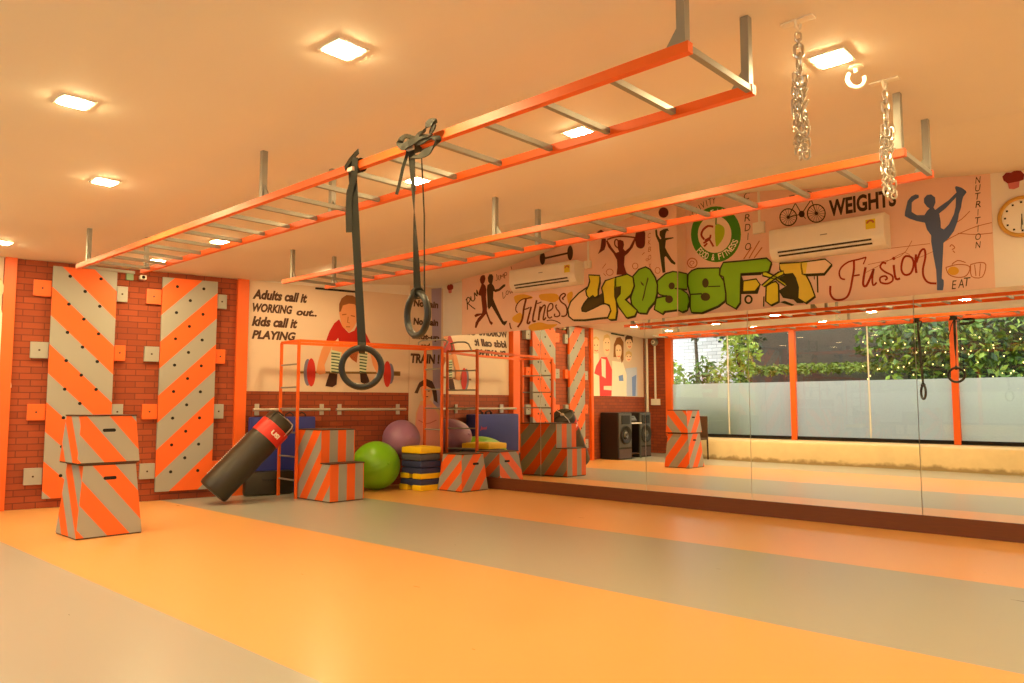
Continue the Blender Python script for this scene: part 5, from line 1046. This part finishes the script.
# ---------------------------------------------------------------- plywood jump boxes
def jump_uv(per, kf, ks, phase=(0, 0, 0), kx=None):
    # kf, ks: slope of the stripes on the +x face and on the side faces
    def f(k, p):
        x, y, z = p
        if k in ('+x', '-x'): return ((y + kf * z) / per + phase[0], z)
        if k == '-y': return ((x + (kx if kx is not None else ks) * z) / per + phase[1], z)
        if k == '+y': return ((x + ks * z) / per + phase[2], z)
        return (x / per, y)
    return f
def slot(mb, x0, y, z, w=.11, h=.03, slope=0):
    P = []
    for k in range(16):
        a = 2 * math.pi * k / 16; c = math.cos(a); s = math.sin(a)
        yy = y + (w / 2 - h / 2) * (1 if c > 0 else -1) + h / 2 * c; zz = z + h / 2 * s
        P.append((x0 - slope * (zz - z) + .0015, yy, zz))
    mb.prism(P, (-.006, 0, 0))
def jump_box(x, y, wx, wy, tx, ty, z0, h, label, per, kf, ks, phase, hz, kx=None, hy=0.0):
    t = thing('jump_box', label, 'jump box', (x, y, z0), 'striped plywood jump boxes')
    mb = MB(); e = .012
    mb.frustum((x - wx / 2, y - wy / 2), (x + wx / 2, y + wy / 2), (x - tx / 2, y - ty / 2), (x + tx / 2, y + ty / 2), z0 + e, z0 + h - e, jump_uv(per, kf, ks, phase, kx)); mb.build('body', m_stripe, t)
    mb = MB(); mb.box((x - wx / 2 + .004, y - wy / 2 + .004, z0), (x + wx / 2 - .004, y + wy / 2 - .004, z0 + e)); mb.build('base_board', m_edge, t)
    mb = MB(); mb.box((x - tx / 2 - .006, y - ty / 2 - .006, z0 + h - e), (x + tx / 2 + .006, y + ty / 2 + .006, z0 + h)); mb.build('lid', m_edge, t)
    sl = (wx - tx) / 2 / h; zz = z0 + h * hz; mb = MB(); slot(mb, x + wx / 2 - sl * h * hz, y + hy, zz, slope=sl); mb.build('hand_slot', m_hole, t)
jump_box(-7.535, 2.59, .53, .545, .42, .44, 0, .635, 'lower and larger of the two stacked striped boxes, at left on the orange floor', .375, .82, -.75, (.12, .35, .1), .80, .9)
jump_box(-7.545, 2.575, .47, .52, .39, .46, .637, .43, 'upper of the two stacked striped boxes, resting on the larger one', .375, .82, .9, (-.18, .25, .3), .68, .9)
jump_box(-7.73, 7.29, .48, .50, .37, .40, 0, .50, 'striped tapered box with a hand slot standing by the mirror, before the aerobic steps', .33, -.9, -.95, (.2, .1, .25), .72, -.95, .05)
# the stepped box: one L-shaped body
t = thing('jump_box', 'striped double-height stepped box next to the green ball', 'jump box', (-8.2, 5.46, 0), 'striped plywood jump boxes')
y0, y1, xf, xm, xb, h1, h2 = 5.225, 5.71, -7.83, -8.03, -8.61, .46, .86
mb = MB()
def sideuv(p, ph): return ((p[0] - .75 * p[2]) / .34 + ph, p[2])
L_ = [(xf, 0.012), (xf, h1 - .012), (xm, h1 - .012), (xm, h2 - .012), (xb, h2 - .012), (xb, 0.012)]
for (a, b, c, d) in ((xb, xm, .012, h2 - .012), (xm, xf, .012, h1 - .012)):
    p = [(a, y0, c), (b, y0, c), (b, y0, d), (a, y0, d)]; mb.quad(p, [sideuv(q, .0) for q in p]); p = [(b, y1, c), (a, y1, c), (a, y1, d), (b, y1, d)]; mb.quad(p, [sideuv(q, .3) for q in p])
for x, c, d in ((xf, .012, h1 - .012), (xm, h1 - .012, h2 - .012), (xb, .012, h2 - .012)):
    p = [(x, y0, c), (x, y1, c), (x, y1, d), (x, y0, d)]; mb.quad(p, [((q[1] - y0) / .2375, q[2]) for q in p])
mb.build('body', m_stripe, t, recalc=False)
mb = MB(); mb.box((xb - .006, y0 - .006, h2 - .012), (xm + .006, y1 + .006, h2)); mb.build('upper_step', m_edge, t)
mb = MB(); mb.box((xm, y0 - .008, h1 - .012), (xf + .01, y1 + .008, h1)); mb.build('lower_step', m_edge, t)
mb = MB(); mb.box((xb + .004, y0 + .004, 0), (xf - .004, y1 - .004, .012)); mb.build('base_board', m_edge, t)

# ---------------------------------------------------------------- punching bag leaning on the ladder
b0, b1 = Vector((-8.74, 4.22, .14)), Vector((-8.50, 4.98, .98)); ax = (b1 - b0).normalized(); Lb = (b1 - b0).length
u = ax.cross(Vector((1, 0, 0))).normalized(); v = ax.cross(u)
MBAG = Matrix(((u.x, v.x, ax.x, b0.x), (u.y, v.y, ax.y, b0.y), (u.z, v.z, ax.z, b0.z), (0, 0, 0, 1)))
bag = thing('punching_bag', 'black punching bag with a red band leaning on the orange ladder', 'punching bag', (b0.x, b0.y, 0))
RB = .19
mb = MB(); mb.lathe([(0, 0), (RB * .8, 0), (RB * .95, .012), (RB, .04), (RB * 1.01, .3), (RB * .99, .34), (RB * 1.015, .5), (RB * .975, .62), (RB * .985, .66), (RB * 1.01, .75), (RB * .98, .86)], MBAG, 40); mb.build('body', m_bag, bag, True)
mb = MB(); mb.lathe([(RB * .99, .845), (RB * 1.02, .85), (RB * 1.02, 1.03), (RB * .99, 1.035)], MBAG, 40); band = mb.build('red_band', m_red, bag, True)
mb = MB(); mb.lathe([(RB * .985, 1.03), (RB * .97, Lb - .03), (RB * .88, Lb), (.05, Lb + .012), (0, Lb + .012)], MBAG, 40); cap_ = mb.build('cap', m_bag, bag, True)
mb = MB(); mb.lathe([(0, Lb + .03), (.03, Lb + .028), (.035, Lb + .01)], MBAG, 16); mb.build('cap_hub', m_chrome, bag, True)
for k in range(4):
    a = k * math.pi / 2 + .5; P = [(RB * .98 * math.cos(a), RB * .98 * math.sin(a), 1.0), (RB * 1.0 * math.cos(a), RB * 1.0 * math.sin(a), Lb - .03), (RB * .86 * math.cos(a), RB * .86 * math.sin(a), Lb + .012), (.04 * math.cos(a), .04 * math.sin(a), Lb + .03)]
    mb = MB(); mb.tube([MBAG @ Vector(p) for p in P], .009, 6); mb.build('strap', m_chrome if k % 2 else m_black, bag, True)
def on_bag(h, dang, r): 
    c0 = math.atan2(v.dot(Vector((.8, -.55, .25))), u.dot(Vector((.8, -.55, .25)))); a = c0 + dang
    return MBAG @ Vector((r * math.cos(a), r * math.sin(a), h))
mb = MB()
for k in range(26):
    h = .12 + k * .025; p, q = on_bag(h, SEAM, RB * 1.012), on_bag(h + .014, SEAM, RB * 1.012); mb.tube([p, q], .005, 5)
mb.build('stitched_seam', m_stitch, bag)
mb = MB(); lay_text(mb, 'USI', (-.06, .06, -.028, .028), lambda a, b: on_bag(.94 + b, LOGO + a / RB * LOGOS, RB * 1.027), 0, .05)
mb.build('lettering', m_stitch, band)

# ---------------------------------------------------------------- mat, block, balls, aerobic steps
t = thing('gym_mat', 'blue upright gym mat standing against the brick behind the stepped box', 'gym mat', tuple(F(2.8, 0)))
mb = MB(); Fbox(mb, 2.42, 3.30, .0, 1.0, .04, .13, .02); mb.build('mat', m_blue, t, True)
mb = MB(); lay_text(mb, 'Jaui', (3.08, 3.22, .72, .79), lambda a, b: F(a, b, .1315), .2, .02, True); mb.build('lettering', PM['platered'], t)
for s in (2.95, 3.12):
    mb = MB(); mb.tube([F(s - .05, .99, .085), F(s - .05, 1.03, .085), F(s, 1.06, .09), F(s + .05, 1.03, .085), F(s + .05, .99, .085)], .009, 8); mb.build('handle', m_black, t, True)
t = thing('foam_block', 'black rounded block on the floor behind the punching bag and ladder', 'block', tuple(F(2.65, 0)))
mb = MB(); Fbox(mb, 2.33, 2.97, 0, .31, .14, .28, .05); mb.build('block', m_bag, t, True)
mb = MB(); mb.tube([F(2.55, .24, .275), F(2.55, .20, .29), F(2.75, .20, .29), F(2.75, .24, .275)], .01, 6); mb.build('handle', m_black, t, True)
def gym_ball(c, r, m, label):
    t = thing('exercise_ball', label, 'exercise ball', (c[0], c[1], c[2] - r), 'exercise balls')
    mb = MB(); prof = []; n = 64
    for k in range(n + 1):
        a = -math.pi / 2 + math.pi * k / n; rr = r * (1 + .0035 * (1 if (k // 2) % 2 and 14 < k < 50 else 0)); prof.append((abs(rr * math.cos(a)) if 0 < k < n else 0, rr * math.sin(a)))
    M = Matrix.Translation(c) @ Matrix.Rotation(R(35), 4, 'X') @ Matrix.Rotation(R(20), 4, 'Y')
    mb.lathe(prof, M, 56); o = mb.build('shell', m, t, True)
    mb = MB(); mb.lathe([(0, r + .006), (.012, r + .006), (.02, r + .002), (.022, r - .003)], M @ Matrix.Rotation(R(60), 4, 'Y'), 16); mb.build('plug', m, t, True)
gym_ball(Vector((-8.60, 6.47, .33)), .33, m_gball, 'big shiny green exercise ball on the floor beside the stepped box')
gym_ball(Vector((-8.67, 6.965, .675)), .268, m_pball, 'purple exercise ball resting above and behind the green one')
def step(z, x0, x1, y0, y1, pl, feet, rise, label, feet_m):
    t = thing('aerobic_step', label, 'aerobic step', ((x0 + x1) / 2, (y0 + y1) / 2, z), 'stacked aerobic steps')
    mb = MB(); mb.box((x0, y0, z + rise), (x1, y1, z + rise + .085), .018); mb.build('platform', pl, t, True)
    mb = MB(); mb.box((x0 + .04, y0 + .04, z + rise + .082), (x1 - .04, y1 - .04, z + rise + .092), .004); mb.build('non_slip_top', pl, t)
    if rise > 0:
        for a, b in ((x0 - .012, x0 + .17), (x1 - .17, x1 + .012)):
            mb = MB(); mb.box((a, y0 - .012, z), (b, y1 + .012, z + rise + .012), .014); mb.build('riser', feet_m, t, True)
step(.0, -8.43, -7.99, 6.76, 7.14, m_stepblue, 1, .065, 'lowest blue aerobic step on yellow risers, at the bottom of the stack', m_yellow)
step(.158, -8.42, -8.0, 6.77, 7.13, m_stepblue, 1, .06, 'second blue aerobic step from the floor, with yellow risers', m_yellow)
step(.312, -8.42, -8.0, 6.77, 7.13, m_stepblue, 0, .0, 'third aerobic step up the stack, blue without risers', m_yellow)
step(.405, -8.41, -8.01, 6.76, 7.12, m_stepgrey, 0, .0, 'slate grey aerobic step just under the yellow top one', m_yellow)
step(.50, -8.40, -7.99, 6.75, 7.12, m_yellow, 0, .0, 'bright yellow aerobic step on top of the stack', m_yellow)

# ---------------------------------------------------------------- sound corner, seen in the mirror
def loudspeaker(x0, x1, y0, y1, h, label):
    t = thing('loudspeaker', label, 'loudspeaker', ((x0 + x1) / 2, (y0 + y1) / 2, 0), 'floor loudspeakers')
    mb = MB(); mb.box((x0, y0, 0), (x1, y1, h), .018); mb.build('cabinet', m_speaker, t)
    yc = (y0 + y1) / 2; RX = Matrix.Rotation(R(90), 4, 'Y')
    mb = MB(); mb.box((x1 - .002, y0 + .03, .26), (x1 + .012, y1 - .03, h - .02), .004); ba = mb.build('baffle', m_cone, t)
    mb = MB(); mb.lathe([(0, .012), (.06, .018), (.10, .0), (.165, .035), (.19, .035), (.2, .0)], Matrix.Translation((x1 + .01, yc, .52)) @ RX, 28); mb.build('woofer', m_black, ba, True)
    mb = MB(); mb.lathe([(.02, .03), (.055, .045), (.075, .012)], Matrix.Translation((x1 + .01, yc, .52)) @ RX, 20); mb.build('dust_cap', m_cone, ba, True)
    mb = MB(); mb.box((x1 + .008, yc - .15, h - .25), (x1 + .03, yc + .15, h - .06), .01); mb.build('horn', m_black, ba)
    mb = MB(); mb.box((x1 - .002, y0 + .03, .03), (x1 + .01, y1 - .03, .22), .004); mb.build('lower_panel', mat('dusky_panel', (84, 66, 66), .5), t)
loudspeaker(-9.93, -9.47, 1.46, 1.98, 1.0, 'big black loudspeaker nearest the children banner pillar, in the mirror')
loudspeaker(-10.16, -9.66, .42, .90, 1.0, 'black loudspeaker half hidden behind the stacked boxes, in the mirror')
t = thing('side_table', 'small table between the two loudspeakers carrying the mixer, in the mirror', 'table', (-9.8, 1.2, 0))
mb = MB(); mb.box((-10.02, .95, .75), (-9.55, 1.46, .775), .004); mb.build('table_top', m_plastic, t)
for x in (-10.0, -9.58):
    for y in (.975, 1.435):
        mb = MB(); mb.sq((x, y, 0), (x, y, .75), .03); mb.build('leg', m_cone, t)
mb = MB(); mb.box((-9.98, 1.0, .08), (-9.6, 1.41, .11)); mb.build('shelf', m_edge, t)
t = thing('audio_mixer', 'small audio mixer on the table between the loudspeakers, in the mirror', 'mixer', (-9.78, 1.2, .775))
mb = MB(); mb.prism([(-9.95, 1.05, .775), (-9.62, 1.05, .775), (-9.62, 1.05, .83), (-9.68, 1.05, .92), (-9.95, 1.05, .92)], (0, .3, 0)); mb.build('case', m_cone, t)
for k in range(4):
    mb = MB(); mb.lathe([(.02, 0), (.016, .02), (0, .02)], Matrix.Translation((-9.62, 1.09 + .07 * k, .80)) @ Matrix.Rotation(R(90), 4, 'Y'), 10); mb.build('knob', m_black, t)
mb = MB(); mb.box((-9.665, 1.09, .845), (-9.655, 1.31, .895)); mb.build('display', m_hole, t)
t = thing('chair', 'brown chair beside the stacked boxes and the windows, in the mirror', 'chair', (-8.4, .72, 0))
mb = MB(); mb.box((-8.62, .50, .42), (-8.18, .92, .46), .012); mb.build('seat', m_brown, t)
mb = MB(); mb.box((-8.62, .50, .46), (-8.18, .53, .92), .01); mb.build('backrest', m_brown, t)
for x, y, h in ((-8.60, .515, .92), (-8.20, .515, .92), (-8.60, .90, .42), (-8.20, .90, .42)):
    mb = MB(); mb.sq((x, y - (.03 if h > .5 else -.0), 0), (x, y, h - .02), .025); mb.build('leg', m_edge, t)
t = thing('wall_fixture', 'small round grey wall fixture on a white conduit beside the windows, in the mirror', 'wall fixture', (-10.23, WY, 2.7))
mb = MB(); mb.lathe([(0, .09), (.05, .085), (.085, .05), (.095, .02), (.095, 0)], Matrix.Translation((-10.23, WY, 2.70)) @ Matrix.Rotation(R(-90), 4, 'X'), 24); mb.build('housing', m_steel, t, True)
mb = MB(); mb.lathe([(.03, .094), (.05, .09), (.05, .08)], Matrix.Translation((-10.23, WY, 2.70)) @ Matrix.Rotation(R(-90), 4, 'X'), 16); mb.build('bezel', m_plastic, t, True)
mb = MB(); mb.box((-10.25, WY, 1.30), (-10.21, WY + .025, 2.61)); mb.build('conduit', m_plastic, t)
mb = MB(); mb.box((-10.34, WY, 1.16), (-10.10, WY + .05, 1.31), .006); mb.build('switch_plate', m_plastic, t)

# ---------------------------------------------------------------- outside the windows
m_wbrick = brick('whitewashed_brick', (236, 234, 232), (206, 204, 204), (150, 150, 150), .30, .10, .8)
m_dark = mat('dark_render', (84, 78, 68), .9, var=.35, scale=1.2)
m_soil = mat('soil', (92, 82, 56), .95, var=.3, scale=4)
m_leafs = [mat('leaf_' + n, c, .5, var=.3, scale=3) for n, c in (('mid', (92, 128, 44)), ('light', (150, 176, 62)), ('deep', (46, 76, 30)), ('grass', (128, 150, 52)))]
m_bark = mat('bark', (78, 66, 52), .9, var=.3, scale=12)
mb = MB(); mb.quad([(-16, -9, .02), (XE + 2, -9, .02), (XE + 2, WY - .1, .02), (-16, WY - .1, .02)]); g = mb.build('ground_outside', m_soil); g['kind'] = 'structure'
mb = MB(); wall_quad(mb, lambda x, z: (x, -4.6, z), -15, -9.75, 0, 3.4); struct(mb.build('wall_outside', m_wbrick))
mb = MB(); mb.box((-9.75, -5.0, 0), (XE, -4.6, 3.4)); struct(mb.build('wall_outside', m_dark))
def leaf_mesh(name, pts, size, m, parent=None, drop=.5):
    mb = MB()
    for p in pts:
        s = size * random.uniform(.6, 1.25); a, b = random.uniform(0, 6.28), random.uniform(-.9, .9)
        d = Vector((math.cos(a) * math.cos(b), math.sin(a) * math.cos(b), math.sin(b) - drop)).normalized(); q = d.orthogonal().normalized(); q = Matrix.Rotation(random.uniform(0, 6.28), 3, d) @ q; n = d.cross(q)
        p = Vector(p); tip = p + d * s; mid = p + d * s * .45
        vs = [mb.bm.verts.new(x) for x in (p, mid + q * s * .24 + n * s * .06, tip, mid - q * s * .24 + n * s * .06)]
        mb.bm.faces.new(vs[:3]); mb.bm.faces.new((vs[0], vs[2], vs[3]))
    return mb.build(name, m, parent, recalc=False)
def blob(c, r, n):
    out = []
    while len(out) < n:
        p = Vector((random.uniform(-1, 1), random.uniform(-1, 1), random.uniform(-1, 1)))
        if .35 < p.length < 1: out.append(Vector((c[0] + p.x * r[0], c[1] + p.y * r[1], c[2] + p.z * r[2])))
    return out
def tree(x, y, h, r, n, size, m, label, name='garden_tree'):
    t = thing(name, label, 'tree', (x, y, 0), 'trees outside the windows')
    mb = MB(); mb.tube([(x, y, 0), (x + .03, y, h * .5), (x - .05, y + .04, h)], [.07, .055, .03], 8); mb.build('trunk', m_bark, t, True)
    leaf_mesh('crown', blob((x, y, h), r, n), size, m, t); return t
def shrub(x, y, h, r, n, size, m, label):
    t = thing('shrub', label, 'shrub', (x, y, 0), 'shrubs outside the windows')
    mb = MB()
    for k in range(5):
        a = k * 1.26; mb.tube([(x + .05 * math.cos(a), y + .05 * math.sin(a), 0), (x + r * .5 * math.cos(a), y + r * .5 * math.sin(a), h * .8)], [.018, .008], 5)
    mb.build('stem', m_bark, t); leaf_mesh('foliage', blob((x, y, h * .62), (r, r, h * .4), n), size, m, t)
tree(-10.9, -3.9, 3.9, (.5, .4, .9), 260, .2, m_leafs[2], 'slim tree before the white brick wall, behind the leftmost window, in the mirror')
tree(-9.25, -3.3, 3.4, (.75, .5, 1.0), 900, .17, m_leafs[2], 'leafy dark tree at the end of the white brick wall, in the mirror')
tree(-8.75, -2.2, 2.6, (.45, .4, .9), 700, .16, m_leafs[1], 'light green tree right of the white brick wall, in the mirror')
for k, (x, y, h, r) in enumerate(((-11.1, -2.4, 2.75, .42), (-10.5, -2.2, 2.3, .4), (-9.9, -2.5, 2.45, .42), (-9.25, -2.2, 2.2, .4), (-8.6, -2.0, 1.9, .35))):
    shrub(x, y, h, r, 420, .17, m_leafs[k % 2], '%s leafy shrub from the left along the first window, in the mirror' % ('first', 'second', 'third', 'fourth', 'fifth')[k])
for x0_, x1_, y0_, y1_, n_, m_, l_ in ((-9.7, -7.9, -1.5, -1.0, 2600, m_leafs[1], 'dense bright green low hedge added to tint the frosted film of the first window, in the mirror'), (-3.6, .4, -2.3, -1.6, 1900, m_leafs[1], 'yellow green low hedge added to tint the frosted film of the right window, in the mirror')):
    lh = leaf_mesh('tint_hedge', [(random.uniform(x0_, x1_), random.uniform(y0_, y1_), random.uniform(.15, 1.45)) for _ in range(n_)], .16, m_); tag(lh, l_, 'hedge', None, 'stuff')  # leaves added behind the frosted film to darken it and tint it green
hd = leaf_mesh('hedge_row', [(random.uniform(-9.4, -5.4), random.uniform(-4.3, -3.8), 2.12 + random.uniform(-.12, .10)) for _ in range(1100)], .14, m_leafs[3]); tag(hd, 'low row of grassy green plants along the dark garden wall, in the mirror', 'hedge', None, 'stuff')
iv = [];
while len(iv) < 5200:
    x = random.uniform(-6.3, .5); z = random.uniform(.4, 3.2)
    if x < -5.2 and z < 2.4 - (x + 6.3) * .8: continue
    iv.append((x, -3.4 + random.gauss(0, .25) + .25 * math.sin(x * 2.3 + z * 2), z))
iv0 = leaf_mesh('ivy', iv[:3000], .2, m_leafs[0]); tag(iv0, 'mass of green climbing leaves on the garden wall behind the right windows, in the mirror', 'ivy', None, 'stuff')
leaf_mesh('light_leaves', iv[3000:4200], .19, m_leafs[1], iv0); leaf_mesh('deep_leaves', iv[4200:], .22, m_leafs[2], iv0)
mb = MB(); mb.box((-5.6, -4.58, 0), (1, -4.52, 3.2)); struct(mb.build('wall_outside', mat('dark_green_wall', (36, 44, 24), .95, var=.4, scale=3)))
t = thing('fairy_lights', 'string of warm fairy lights among the green leaves, in the mirror', 'fairy lights', (-4, -3.0, 2))
m_fairy = mat('fairy_bulb', (255, 220, 140), .4, emit=((1, .68, .22), 5.0)); pts = []
for k in range(64):
    x = -6.1 + k * .065 + random.uniform(-.05, .05); z = 2.15 + .55 * math.sin(k * 1.9) * random.uniform(.3, 1) + random.uniform(-.15, .15); pts.append(Vector((x, -2.95 + random.uniform(-.1, .1), z)))
mb = MB(); mb.tube(pts, .003, 4); mb.build('cable', m_hole, t)
for p in pts:
    mb = MB(); mb.lathe([(0, -.018), (.009, -.012), (.012, 0), (.008, .012), (0, .016)], Matrix.Translation(p), 8); mb.build('bulb', m_fairy, t)
